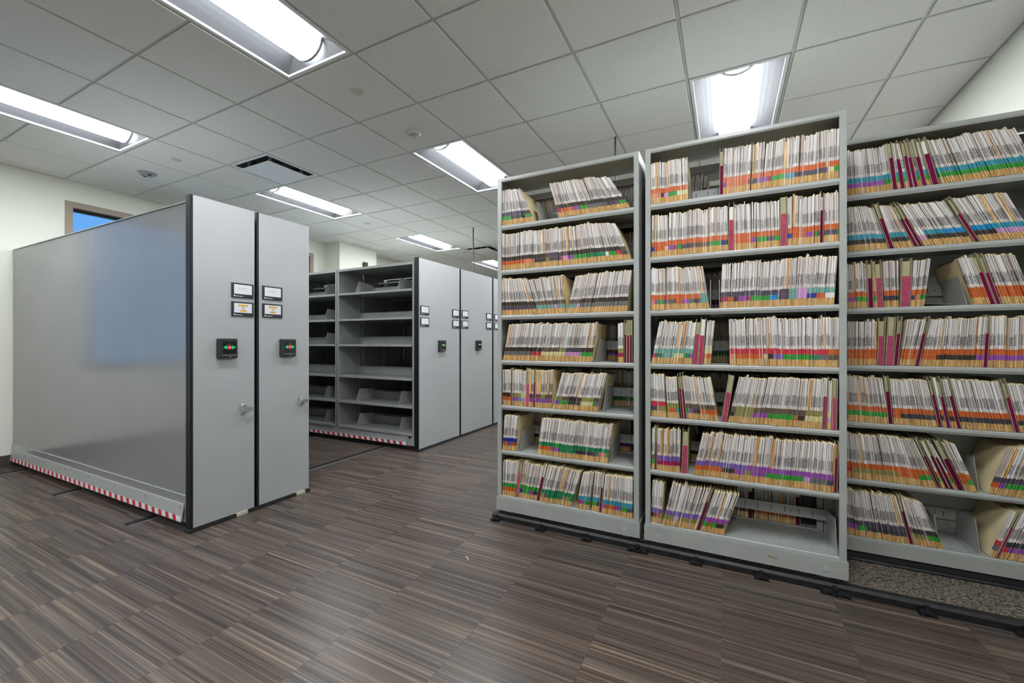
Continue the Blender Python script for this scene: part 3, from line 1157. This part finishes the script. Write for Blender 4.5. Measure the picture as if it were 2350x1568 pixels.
def file_unit(name, x0, x1, y0, ztop, zbase, label, group, depth=.315, proud=.006, plugs=True, back=None):
    U = empty(name, ((x0 + x1) / 2, y0 + depth / 2, 0), label, 'shelving', group)
    fl = .030
    for s in (0, 1):
        xa = x0 if s == 0 else x1 - fl
        p = MB()
        p.box(xa, xa + fl, y0, y0 + .014, zbase, ztop)
        xs_ = x0 if s == 0 else x1 - .003
        p.box(xs_, xs_ + .003, y0 + .014, y0 + depth, zbase, ztop)
        p.box(xa, xa + fl, y0 + depth - .012, y0 + depth, zbase, ztop)
        p.build('side_panel', 'steel', U, fix=False)
    t = MB()
    t.box(x0 + .003, x1 - .003, y0 + .002, y0 + depth - .002, ztop - .004, ztop)
    t.prism([(y0 - .001, ztop - .020), (y0 - .001, ztop - .004), (y0 + .003, ztop), (y0 + .016, ztop), (y0 + .016, ztop - .028), (y0 + .004, ztop - .028)], 'x', x0 + fl, x1 - fl)
    t.build('top_panel', 'steel', U)
    b_ = MB()
    b_.box(x0 + fl, x1 - fl, y0 + depth - .02, y0 + depth - .008, ztop - .085, ztop - .045)
    b_.build('back_rail', 'steel_light', U, fix=False)
    for k, z in enumerate(ZL):
        s = MB()
        s.box(x0 + .004, x1 - .004, y0 + .015, y0 + depth - .004, z - .010, z)
        if k:
            s.prism([(y0 + .001, z - .007), (y0 + .004, z), (y0 + .016, z), (y0 + .016, z - .032), (y0 + .009, z - .032), (y0 + .001, z - .018)], 'x', x0 + fl, x1 - fl)
        else:
            s.prism([(y0 + .001, z - .004), (y0 + .004, z), (y0 + .016, z), (y0 + .016, z - .016), (y0 + .001, z - .016)], 'x', x0 + fl, x1 - fl)
        S_ = s.build('shelf', 'steel_light', U)
        q = MB()
        q.box(x0 + .004, x1 - .004, y0 + depth - .026, y0 + depth - .023, z + .075, z + .135)
        B_ = q.build('back_stop', 'steel_light', U, fix=False)
        h = MB()
        x = x0 + .06
        j = 0
        while x < x1 - .05:
            h.box(x, x + .003, y0 + depth - .0268, y0 + depth - .0262, z + .090, z + .120)
            if j % 3 == 1:
                h.box(x + .030, x + .036, y0 + depth - .0268, y0 + depth - .0262, z + .102, z + .108)
            x += .068
            j += 1
        h.build('slots', 'black_matte', B_, fix=False)['kind'] = 'stuff'
        h = MB()
        x = x0 + .06
        while x < x1 - .05:
            for yy in (.04, .19):
                h.box(x, x + .006, y0 + yy, y0 + yy + .005, z + .0001, z + .0004)
            x += .07
        h.build('punched_holes', 'black_matte', S_, fix=False)['kind'] = 'stuff'
    if back:
        MB().box(x0 + .003, x1 - .003, y0 + depth - .006, y0 + depth - .003, zbase, back).build('back_sheet', 'steel', U, fix=False)
    b_ = MB()
    b_.box(x0 - proud, x1 + proud, y0 - .008, y0 + .004, zbase, .149)
    b_.box(x0 - proud, x0, y0 + .004, y0 + depth, zbase, .149)
    b_.box(x1, x1 + proud, y0 + .004, y0 + depth, zbase, .149)
    P = b_.build('base_panel', 'steel', U, fix=False)
    if plugs:
        for x in (x0 + .075, x1 - .085):
            MB().cyl((x, y0 - .0105, zbase + .040), 'y', .0125, .003, 20).build('plug', 'steel_light', P)
            MB().cyl((x, y0 + .02, .044), 'y', .02, .02, 16).build('wheel', 'device_grey', P)
    return U


R1X = (x_at(1142, YFR), x_at(1466, YFR))
R2X = (x_at(1481, YFR), x_at(1943.5, YFR))
R3X = (0.505, 1.482)
SG = 'steel file shelving units'
file_unit('file_shelving', *R1X, YFR, 2.416, .060, 'grey sliding file shelving unit, leftmost of the packed ones', SG)
file_unit('file_shelving', *R2X, YFR, 2.416, .060, 'grey sliding file shelving unit, middle one with half-empty bottom shelf', SG)
file_unit('file_shelving', *R3X, YRE, 2.392, .086, 'grey fixed file shelving unit behind the carpet strip, rightmost', SG, plugs=False, back=2.38)
file_unit('file_shelving', -1.452, -.476, YRE, 2.392, .086, 'rear file shelving unit hidden behind the leftmost sliding one', SG, plugs=False, back=2.07)
file_unit('file_shelving', -.472, .501, YRE, 2.392, .086, 'rear file shelving unit seen through gaps of the middle sliding one', SG, plugs=False, back=2.07)
# scratch on the middle unit's base
m = MB()
zs = .105
x = x_at(1770, YFR)
m.prism([(x - .02, zs + .008), (x - .012, zs), (x + .018, zs - .006), (x + .03, zs - .004), (x + .012, zs + .002), (x - .008, zs + .004)], 'y', YFR - .0088, YFR - .0082)
o = m.build('paint_scratch', 'brown_print', bpy.data.objects['file_shelving.001'], 'brown scuff mark')

# ------------------------------------------------------------------ folders
FMATS = ['manila', 'manila_tab', 'paper', 'label_print', 'kraft_orange'] + ['tab_' + n.replace(' ', '_') for n, c in TAB.values()]
FIX = {n: i for i, n in enumerate(FMATS)}
FD = .285                       # folder depth


def folder_parts(t, h, t1, t2, rnd, kraft=False, bare=False):
    """body, label, upper tab, lower tab of one end-tab folder; x 0..t, front at y=0"""
    body, lab, up, lo = MB(), MB(), MB(), MB()
    mb_ = FIX['kraft_orange'] if kraft else FIX['manila']
    me_ = FIX['kraft_orange'] if kraft else FIX['manila_tab']
    lt = min(.0040, t * .43)
    d = FD
    leaves = [(0.0004, lt), (t - lt, t - .0004)] if t > .0055 else [(0.0004, t - .0004)]
    hb = h - .006
    uid = rnd.randrange(5000)
    for n, (a, b_) in enumerate(leaves):
        dy = rnd.uniform(0, .007)
        hh = h + rnd.uniform(-.0025, .0025)
        c = .006
        # cover leaf: profile in (y,z) with clipped top front corner
        pr = [(dy, 0), (dy, hh - c * .7), (dy + c * .6, hh), (dy + .045, hh), (dy + .06, hh - .010), (d, hh - .012), (d, 0)]
        body.prism(pr, 'x', a, b_, mb_)
        body.box(a, b_, dy - .0005, dy + .004, 0.0006, h * .145, me_)
        e = .00025
        zz = (h * .145, h * .25, h * .362, h * .985)
        lo.box(a - e, b_ + e, dy - .0009, dy + .018, zz[0], zz[1] - .0012, FIX['tab_' + TAB[t2][0].replace(' ', '_')])
        up.box(a - e, b_ + e, dy - .0009, dy + .018, zz[1], zz[2] - .0008, FIX['tab_' + TAB[t1][0].replace(' ', '_')])
        lab.box(a - e, b_ + e, dy - .0006, dy + .020, zz[2], min(zz[3], hh - c * .75), FIX['kraft_orange'] if kraft else FIX['manila_tab'] if bare else FIX['label_print'])
        fi = len(lab.f) - 6
        for q in range(6):
            pts = [lab.v[i] for i in lab.f[fi + q]]
            lab.uv[fi + q] = [(uid + n * 7919 % 4000 + .05 + .9 * min(1, (p[0] - a + e) / (b_ - a + 2 * e)), (p[2] - zz[2]) / (zz[3] - zz[2])) for p in pts]
    if len(leaves) == 2 and t > .009:
        body.box(lt + .0006, t - lt - .0006, .006 + rnd.uniform(0, .006), d - .01, .002, h - .010 - rnd.uniform(0, .012), FIX['paper'])
    return body, lab, up, lo


def pocket_parts(t, h, rnd, pink=False):
    """accordion pocket: two boards, pleated gusset, papers"""
    bd, b2, gs, pp = MB(), MB(), MB(), MB()
    d = FD
    for q, a, b_ in ((bd, 0.0003, .0022), (b2, t - .0022, t - .0003)):
        hh = h + rnd.uniform(-.004, .008)
        q.prism([(.004, 0), (.004, hh - .006), (.012, hh), (d, hh - .004), (d, 0)], 'x', a, b_)
    n = max(2, int(round((t - .004) / .0045)))
    top = h * rnd.uniform(.60, .66)
    pts = []
    for k in range(2 * n + 1):
        x = .0022 + (t - .0044) * k / (2 * n)
        pts.append((x, .002 if k % 2 else .012))
    back = [(p[0], p[1] + .0012) for p in reversed(pts)]
    gs.prism(pts + back, 'z', .001, top)
    ap = max(.003, (t - .008))
    pp.box(.0032, .0036 + ap, .014, d - .02, .004, h * rnd.uniform(.90, 1.0))
    return bd, b2, gs, pp


ITEMS = []       # every folder / pocket of every shelf


def fill(unit, shelf, y0, segs, visible=True, h0=.252):
    """segs: list of (ub0, ub1, ut0, ut1, seq, power) or with letters for pockets"""
    rnd = random.Random(unit * 100 + shelf)
    order = 0
    for sg in segs:
        ub0, ub1, ut0, ut1, seq = sg[:5]
        pw = sg[5] if len(sg) > 5 else 1.0
        X = (lambda u: x_at(u, y0)) if visible else (lambda u: u)
        a, b_ = X(ub0), X(ub1)
        l0, l1 = X(ut0) - a, X(ut1) - b_
        pocket = isinstance(seq, str) and seq in ('MAG', 'PINK')
        hh = (h0 + rnd.uniform(-.004, .005)) if not pocket else h0 + .012
        mean = .0086 if visible else .012
        if pocket:
            n = max(1, int(round((b_ - a) / (.020 if seq == 'MAG' else .030))))
            ws = [1.0] * n
        else:
            n = max(1, int(round((b_ - a) / mean)))
            ws = [rnd.uniform(.45, 1.6) for _ in range(n)]
        tot = sum(ws)
        x = a
        left, gh, gyo, gl = 0, 0, 0, 0
        for k in range(n):
            if left <= 0:
                left = rnd.randint(4, 12)
                gh, gyo, gl = rnd.uniform(-.007, .005), rnd.uniform(-.004, .010), rnd.uniform(-.022, .022)
            left -= 1
            w_ = (b_ - a) * ws[k] / tot
            s = (k + .5) / n
            ln = l0 + (l1 - l0) * s ** pw
            th = math.asin(max(-.8, min(.8, ln / hh / math.sqrt(1 + (ln / hh) ** 2))))
            th += rnd.uniform(-.010, .010) + gl * min(1, 4 * s, 4 * (1 - s)) if not pocket else 0
            t = w_ * math.cos(th) * .95
            order += 1
            it = dict(unit=unit, shelf=shelf, x=x, w=w_, t=t, th=th, y=y0 + gyo + rnd.uniform(-.002, .005), z=ZL[shelf], order=order, visible=visible,
                      end=(k == n - 1 or k == 0), rnd=random.Random(rnd.random()))
            if pocket:
                it.update(kind='pocket', pink=(seq == 'PINK'), h=hh)
            else:
                acc = 0
                tt = sum(c[1] for c in seq)
                for c in seq:
                    acc += c[1] / tt
                    if s <= acc + 1e-6:
                        break
                it.update(kind='folder', t1=c[0][0], t2=c[0][1], h=hh + gh + rnd.uniform(-.003, .003) + (.010 if rnd.random() < .05 else 0), kraft=rnd.random() < .006, bare=rnd.random() < .04)
            ITEMS.append(it)
            x += w_


def S_(txt):
    """'KO20 KS6' -> [('KO',20),...]"""
    return [(w_[:2], float(w_[2:])) for w_ in txt.split()]


# leftmost sliding unit
Y = YFR
fill(1, 6, Y, [(1152, 1224, 1150, 1188, S_('DG25 DN50 KG25'), 1.4), (1283, 1447, 1258, 1388, S_('KM3 KO20 KP8 KG15 KE25 KD20 KG8'), 2.2)])
fill(1, 5, Y, [(1152, 1447, 1152, 1405, S_('KO20 KS6 KK8 BY3 DD7 KR2 BL6 KP5 KG10 Kg14 Dw4 KG5 KR3 BD5'), 3.5)])
fill(1, 4, Y, [(1152, 1234, 1151, 1208, S_('KD100')), (1235, 1297, 1210, 1293, S_('BT60 DL16 BT24')), (1298, 1436, 1321, 1449, S_('BT15 BL8 KE77'))])
fill(1, 3, Y, [(1153, 1356, 1168, 1369, S_('KE36 KR10 By20 Yy6 DL14 KG14')), (1418, 1430, 1416, 1428, S_('YM100')), (1431, 1450, 1431, 1450, 'MAG')])
fill(1, 2, Y, [(1152, 1171, 1152, 1172, S_('KO100')), (1171, 1175, 1171, 1176, 'MAG'), (1175, 1205, 1176, 1207, S_('YP40 YC30 yL30')), (1205, 1213, 1207, 1215, 'PINK'),
               (1213, 1222, 1215, 1224, S_('BP100')), (1222, 1227, 1224, 1229, 'MAG'), (1227, 1262, 1229, 1267, S_('BP30 YV40 BP30')),
               (1266, 1369, 1290, 1392, S_('YV12 BG18 KN25 Yy25 BG10 BP4'))])
fill(1, 1, Y, [(1153, 1181, 1158, 1187, S_('UO30 UP20 UG25 UR25')), (1231, 1392, 1242, 1406, S_('gO20 GP12 gg20 gN24 gE6 gS6 gG4'))])
fill(1, 0, Y, [(1153, 1181, 1155, 1191, S_('GO100')), (1182, 1189, 1191, 1198, 'PINK'), (1189, 1229, 1200, 1247, S_('GU20 GG35 GP15 GN30')), (1229, 1236, 1247, 1255, 'MAG'),
               (1237, 1309, 1258, 1334, S_('gY8 gM7 gg45 gE10 gY20 gg10')), (1322, 1350, 1339, 1362, S_('CR20 CP30 CG50')), (1356, 1373, 1364, 1381, S_('CG70 CN30')),
               (1373, 1379, 1381, 1387, 'MAG'), (1380, 1451, 1389, 1452, S_('CP15 CO25 CR8 CP15 CG20 CD12'))])
# middle sliding unit
fill(2, 6, Y, [(1493, 1579, 1493, 1578, S_('OS25 OK10 OL10 OG25 Ow8 Oy22')), (1651, 1660, 1651, 1661, 'MAG'), (1660, 1720, 1664, 1725, S_('OU4 OO30 OO24 OK6')),
               (1720, 1725, 1725, 1730, 'MAG'), (1725, 1768, 1730, 1776, S_('ON22 OP22 OP30 OM14')), (1768, 1924, 1778, 1925, S_('OG24 OC7 OD40 OD10 yP4 Oy8 OG6'))])
fill(2, 5, Y, [(1494, 1671, 1494, 1671, S_('OU4 OO14 Oy5 OP6 OM4 OG7 OD12 OB25 OG12 OU3 OK5')), (1671, 1684, 1672, 1685, 'PINK'), (1685, 1735, 1685, 1735, S_('OO75 OP25')),
               (1737, 1790, 1737, 1790, S_('OG45 OD30 OG25')), (1791, 1808, 1791, 1808, 'PINK'), (1809, 1868, 1809, 1870, S_('OU15 OO50 OP25 OO10')),
               (1870, 1882, 1872, 1885, S_('OG60 OD40')), (1882, 1891, 1885, 1893, 'MAG'), (1892, 1925, 1894, 1926, S_('OD80 OP10 OG10'))])
fill(2, 4, Y, [(1494, 1628, 1494, 1611, S_('OS7 OP6 OG7 OE12 OB13 OO12 OP12 OG4 OD14 TT10'), 2.0),
               (1653, 1915, 1657, 1924, S_('DM6 DO8 DK4 DP9 DM3 DG18 DA6 DD10 TT8 LL8 TU6 TO10 Tw6'), .6)])
fill(2, 3, Y, [(1494, 1587, 1514, 1597, S_('TM6 Tg12 TT20 Ty22 Tg14 TP8'), .8), (1588, 1613, 1598, 1620, 'PINK'), (1614, 1630, 1622, 1639, S_('yO100')),
               (1675, 1925, 1673, 1926, S_('RS5 RO28 Ry4 RK6 RV10 RG22 Rg8 RE8 OB9'))])
fill(2, 2, Y, [(1494, 1529, 1493, 1523, S_('RD40 RY60')), (1532, 1559, 1526, 1552, S_('YY30 YO40 YC30')), (1563, 1576, 1554, 1566, 'MAG'),
               (1577, 1648, 1566, 1630, S_('BG10 BP10 BN20 BO60')), (1654, 1668, 1672, 1686, 'PINK'),
               (1670, 1886, 1698, 1893, S_('BK6 YY20 BP15 BG32 BO5 BK8 Yy14')), (1887, 1899, 1893, 1904, 'PINK'), (1900, 1907, 1904, 1911, S_('yL100')),
               (1908, 1921, 1911, 1923, 'PINK')])
fill(2, 1, Y, [(1494, 1501, 1494, 1503, S_('BG100')), (1501, 1506, 1503, 1508, 'MAG'), (1507, 1559, 1508, 1562, S_('VM100')), (1563, 1577, 1566, 1580, 'PINK'),
               (1590, 1913, 1613, 1921, S_('VO14 VO14 VK9 VP8 PY4 PP12 PG12 PG16 PL4 PE12 PD6'), .7), (1914, 1923, 1920, 1925, 'MAG')])
fill(2, 0, Y, [(1494, 1518, 1498, 1524, S_('VK30 VR30 VY40')), (1520, 1597, 1544, 1630, S_('VY30 VL8 VY60')), (1598, 1606, 1631, 1639, 'MAG'),
               (1607, 1660, 1641, 1697, S_('PG20 PO15 PG25 PK25 PY15'))])
# rear fixed unit, rightmost
Y = YRE
CG, CK = S_('CG100'), S_('CK100')
fill(3, 6, Y, [(1940, 2049, 1938, 2036, S_('CP82 CG18')), (2049, 2061, 2036, 2044, 'MAG'), (2062, 2068, 2045, 2051, CG), (2068, 2080, 2051, 2060, 'MAG'), (2081, 2088, 2060, 2068, CG),
               (2088, 2110, 2068, 2084, 'MAG'), (2111, 2118, 2085, 2091, CG), (2118, 2130, 2091, 2101, 'MAG'), (2131, 2140, 2101, 2110, CG), (2140, 2156, 2110, 2122, 'MAG'),
               (2162, 2214, 2126, 2168, CG), (2216, 2275, 2170, 2226, CG), (2279, 2385, 2228, 2325, CG)])
fill(3, 5, Y, [(1940, 2041, 1938, 2004, CK), (2042, 2054, 2005, 2015, 'MAG'), (2055, 2099, 2017, 2042, CK), (2100, 2122, 2043, 2058, 'MAG'), (2123, 2200, 2058, 2131, S_('wL20 CK60 AK20')),
               (2202, 2238, 2132, 2166, S_('AK100')), (2239, 2252, 2167, 2178, 'MAG'), (2254, 2380, 2180, 2310, S_('AK40 CL60'))])
fill(3, 4, Y, [(1940, 1993, 1940, 1990, S_('OP50 OG50')), (1993, 2006, 1990, 2002, 'MAG'), (2007, 2014, 2003, 2010, S_('OG100')), (2015, 2031, 2010, 2024, 'PINK'), (2032, 2063, 2026, 2061, S_('ON100')),
               (2066, 2091, 2068, 2097, 'PINK'), (2092, 2121, 2098, 2138, S_('ON40 OS20 OG40')), (2240, 2274, 2196, 2228, S_('OO100')), (2275, 2289, 2230, 2244, 'MAG'),
               (2291, 2303, 2246, 2258, 'MAG'), (2305, 2380, 2262, 2330, S_('OO100'))])
fill(3, 3, Y, [(1940, 2011, 1941, 2014, S_('OO100')), (2012, 2029, 2016, 2034, 'PINK'), (2031, 2050, 2037, 2058, 'PINK'), (2051, 2062, 2060, 2076, 'MAG'), (2066, 2100, 2083, 2127, S_('OO100')),
               (2102, 2112, 2128, 2138, 'MAG'), (2113, 2147, 2140, 2162, S_('OO100')), (2148, 2258, 2163, 2268, S_('OK85 OP15')), (2259, 2270, 2268, 2276, 'MAG'),
               (2271, 2385, 2277, 2388, S_('OP100'))])
fill(3, 2, Y, [(1940, 2040, 1938, 2023, S_('OG100')), (2041, 2053, 2028, 2044, 'MAG'), (2054, 2154, 2046, 2127, S_('OO22 ON78')), (2156, 2166, 2129, 2140, 'MAG'), (2167, 2173, 2140, 2147, S_('ON100')),
               (2174, 2185, 2147, 2158, 'MAG'), (2186, 2198, 2159, 2168, S_('ON100')), (2199, 2210, 2169, 2180, 'MAG'), (2211, 2331, 2181, 2296, S_('ON100')), (2332, 2345, 2298, 2310, 'MAG'),
               (2346, 2385, 2312, 2350, S_('ON100'))])
fill(3, 1, Y, [(1940, 2152, 1938, 2096, S_('OR8 OY50 OO22 OG20'), 1.3), (2154, 2164, 2098, 2107, 'MAG'), (2165, 2172, 2108, 2113, S_('OG100')), (2173, 2194, 2114, 2134, 'MAG'), (2195, 2200, 2135, 2140, S_('OG100')),
               (2201, 2218, 2141, 2156, 'MAG'), (2219, 2246, 2158, 2190, S_('OO30 OG70')), (2272, 2390, 2325, 2440, S_('DO10 DP15 DG45 DO30'))])
fill(3, 0, Y, [(1940, 2088, 1938, 2056, S_('DP25 DG20 DN55')), (2089, 2099, 2058, 2068, 'MAG'), (2100, 2170, 2070, 2114, S_('NY55 NG45')), (2274, 2284, 2330, 2340, S_('RE100')),
               (2285, 2294, 2342, 2350, 'MAG'), (2295, 2390, 2352, 2446, S_('NR10 NP60 NG30'))])
# rear units behind the sliding ones (seen only through the gaps)
rr = random.Random(3)
for un, xa, xb in ((4, -1.415, -.515), (5, -.435, .465)):
    for sh in range(7):
        x = xa
        segs = []
        while x < xb - .08:
            w_ = min(rr.uniform(.12, .3), xb - x - .03)
            c = rr.choice(['OG', 'OK', 'CG', 'DN', 'BO', 'OP', 'KG'])
            ln = rr.choice([-.06, -.03, 0, .0, .02])
            segs.append((x, x + w_, x + ln, x + w_ + ln, [(c, 1)]))
            if rr.random() < .5:
                segs.append((x + w_, x + w_ + .026, x + w_ + ln, x + w_ + .026 + ln, 'MAG'))
                x += .028
            x += w_ + rr.choice([.004, .004, .05])
            if un == 5 and sh == 6 and x > -.25:
                break
        fill(un, sh, YRE + .003, segs, visible=False)

# --- size in view decides which folders are single objects
for it in ITEMS:
    q = view_uv(it['x'], it['y'], it['z'] + .12)
    it['size'] = it['t'] * it['h'] / q[2] ** 2 * (1.8 if it['end'] else 1.0)
    if not it['visible'] or q[0] > 2350:
        it['size'] *= .01
UN = {1: 'leftmost unit', 2: 'middle unit', 3: 'rightmost unit', 4: 'rear unit', 5: 'rear unit'}
SN = {6: 'top', 5: 'second', 4: 'third', 3: 'fourth', 2: 'fifth', 1: 'sixth', 0: 'bottom'}
folders = sorted([i for i in ITEMS if i['kind'] == 'folder'], key=lambda i: -i['size'])
single = set(id(i) for i in folders[:300])
pile = MB()
pile_pk = MB()


def placed(it):
    th = it['th']
    loc = Vector((it['x'] + (it['w'] if th > 0 else 0), it['y'], it['z'] + .0006))
    dx = -it['t'] if th > 0 else 0.0
    return loc, th, dx


def shifted(mb, dx):
    if dx:
        mb.v = [(p[0] + dx, p[1], p[2]) for p in mb.v]
    return mb


def used(mb):
    """keep only the materials this mesh uses"""
    ids = sorted(set(mb.m))
    re_ = {k: i for i, k in enumerate(ids)}
    mb.m = [re_[k] for k in mb.m]
    return [FMATS[k] for k in ids]


PMATS = ['olive_board', 'magenta', 'pink', 'paper']
for it in ITEMS:
    loc, th, dx = placed(it)
    M = Matrix.Translation(loc) @ Matrix.Rotation(th, 4, 'Y')
    if it['kind'] == 'folder':
        parts = [shifted(p, dx) for p in folder_parts(it['t'], it['h'], it['t1'], it['t2'], it['rnd'], it['kraft'], it['bare'])]
        if id(it) in single:
            o = None
            for mb, nm in zip(parts, ('file_folder', 'spine_label', 'upper_tab', 'lower_tab')):
                me = mb.mesh(nm, used(mb), fix=False)
                ob = bpy.data.objects.new(nm, me)
                COL.objects.link(ob)
                if o is None:
                    o = ob
                    o.location = loc
                    o.rotation_euler = (0, th, 0)
                    base = 'orange kraft' if it['kraft'] else 'manila'
                    tag(o, '%s folder, %s over %s tabs, %s item on the %s shelf, %s' % (base, TAB[it['t1']][0], TAB[it['t2']][0], ordinal(it['order']), SN[it['shelf']], UN[it['unit']]),
                        'folder', 'file folders on the shelving')
                else:
                    ob.parent = o
        else:
            for mb in parts:
                pile.add(mb, M)
    else:
        bd, b2, gs, pp = [shifted(p, dx) for p in pocket_parts(it['t'], it['h'], it['rnd'], it['pink'])]
        if it['visible']:
            o = bpy.data.objects.new('accordion_pocket', None)
            o.empty_display_size = .05
            COL.objects.link(o)
            o.location = loc
            o.rotation_euler = (0, th, 0)
            tag(o, '%s accordion pocket in tan boards, %s item on the %s shelf, %s' % ('pink' if it['pink'] else 'magenta', ordinal(it['order']), SN[it['shelf']], UN[it['unit']]),
                'file pocket', 'accordion file pockets on the shelving')
            for mb, nm, mm in ((bd, 'board', 'olive_board'), (b2, 'board', 'olive_board'), (gs, 'gusset', 'pink' if it['pink'] else 'magenta'), (pp, 'inner_leaves', 'paper' if it['order'] % 7 == 0 else 'olive_board')):
                me = mb.mesh(nm, [mm], fix=False)
                ob = bpy.data.objects.new(nm, me)
                COL.objects.link(ob)
                ob.parent = o
        else:
            for mb, k in ((bd, 0), (b2, 0), (gs, 1), (pp, 3)):
                mb.m = [k] * len(mb.m)
                pile_pk.add(mb, M)
o = pile.build('folder_rows', FMATS, fix=False)
tag(o, 'closely packed rows of the thinner colour-tabbed file folders', 'folders', kind='stuff')
o = pile_pk.build('pocket_rows', PMATS, fix=False)
tag(o, 'accordion pockets of the rear shelving glimpsed through gaps', 'file pockets', kind='stuff')
print('ITEMS', len(ITEMS), 'folders', len(folders))

# divider plates in the file shelving
DG = 'divider plates in the file shelving'
for (u, sh, y0, hh, lab, ln) in (
        (1236, 6, YFR, .16, 'grey divider plate on the top shelf of the leftmost file unit', -.25),
        (1366, 3, YFR, .15, 'grey divider plate on the fourth shelf of the leftmost file unit', .12),
        (1382, 2, YFR, .16, 'grey divider plate on the fifth shelf of the leftmost file unit', .08),
        (1190, 1, YFR, .15, 'grey divider plate on the sixth shelf, farther one, leftmost file unit', .06),
        (1399, 1, YFR, .15, 'grey divider plate on the sixth shelf, nearer one, leftmost file unit', .06),
        (1582, 6, YFR, .15, 'grey divider plate on the top shelf of the middle file unit', 0.0),
        (1630, 4, YFR, .17, 'grey divider plate on the third shelf of the middle file unit, farther', 0.0),
        (1651, 4, YFR, .17, 'grey divider plate on the third shelf of the middle file unit, nearer', 0.0),
        (1923, 0, YFR, .17, 'grey divider plate beside the empty bottom shelf of the middle file unit', 0.0),
        (2156, 0, YRE, .16, 'grey divider plate in the rightmost unit, farther one on the bottom shelf', 0.0),
        (2252, 0, YRE, .17, 'grey divider plate in the rightmost unit, nearer one on the bottom shelf', 0.0),
        (2249, 1, YRE, .17, 'grey divider plate on the sixth shelf of the rightmost file unit', 0.0),
        (2222, 4, YRE, .17, 'grey divider plate standing on the third shelf of the rightmost unit', -.1)):
    divider(x_at(u, y0 + .01), y0 + .02, ZL[sh], .25, hh, lab, lean=ln, slope=.05, group=DG)
# fallen plate on the third shelf of the rightmost unit
m = MB()
m.prism([(0, 0), (.16, .02), (.17, .22), (0, .24)], 'z', 0, .0015)
me = m.mesh('shelf_divider', ['steel'])
o = bpy.data.objects.new('shelf_divider', me)
o.location = (x_at(2130, YRE), YRE + .015, ZL[4] + .012)
o.rotation_euler = (0, .06, 0)
COL.objects.link(o)
tag(o, 'fallen divider plate lying on the third shelf of the rightmost unit', 'divider', DG)

# small curled scrap on the floor
m = MB()
p = [(-1.350, 2.058), (-1.335, 2.052), (-1.322, 2.044), (-1.312, 2.030)]
for (a, b_), h1, h2 in zip(zip(p, p[1:]), (.001, .006, .005), (.006, .005, .001)):
    dx, dy = b_[0] - a[0], b_[1] - a[1]
    n = math.hypot(dx, dy)
    ox, oy = -dy / n * .004, dx / n * .004
    lo = [(a[0] - ox, a[1] - oy, h1), (b_[0] - ox, b_[1] - oy, h2), (b_[0] + ox, b_[1] + oy, h2 + .003), (a[0] + ox, a[1] + oy, h1 + .003)]
    m.poly(lo)
    m.poly([(q[0], q[1], q[2] + .0012) for q in reversed(lo)])
o = m.build('dry_leaf', 'taupe_frame', fix=False)
tag(o, 'small curled brown scrap lying on the open floor', 'debris')
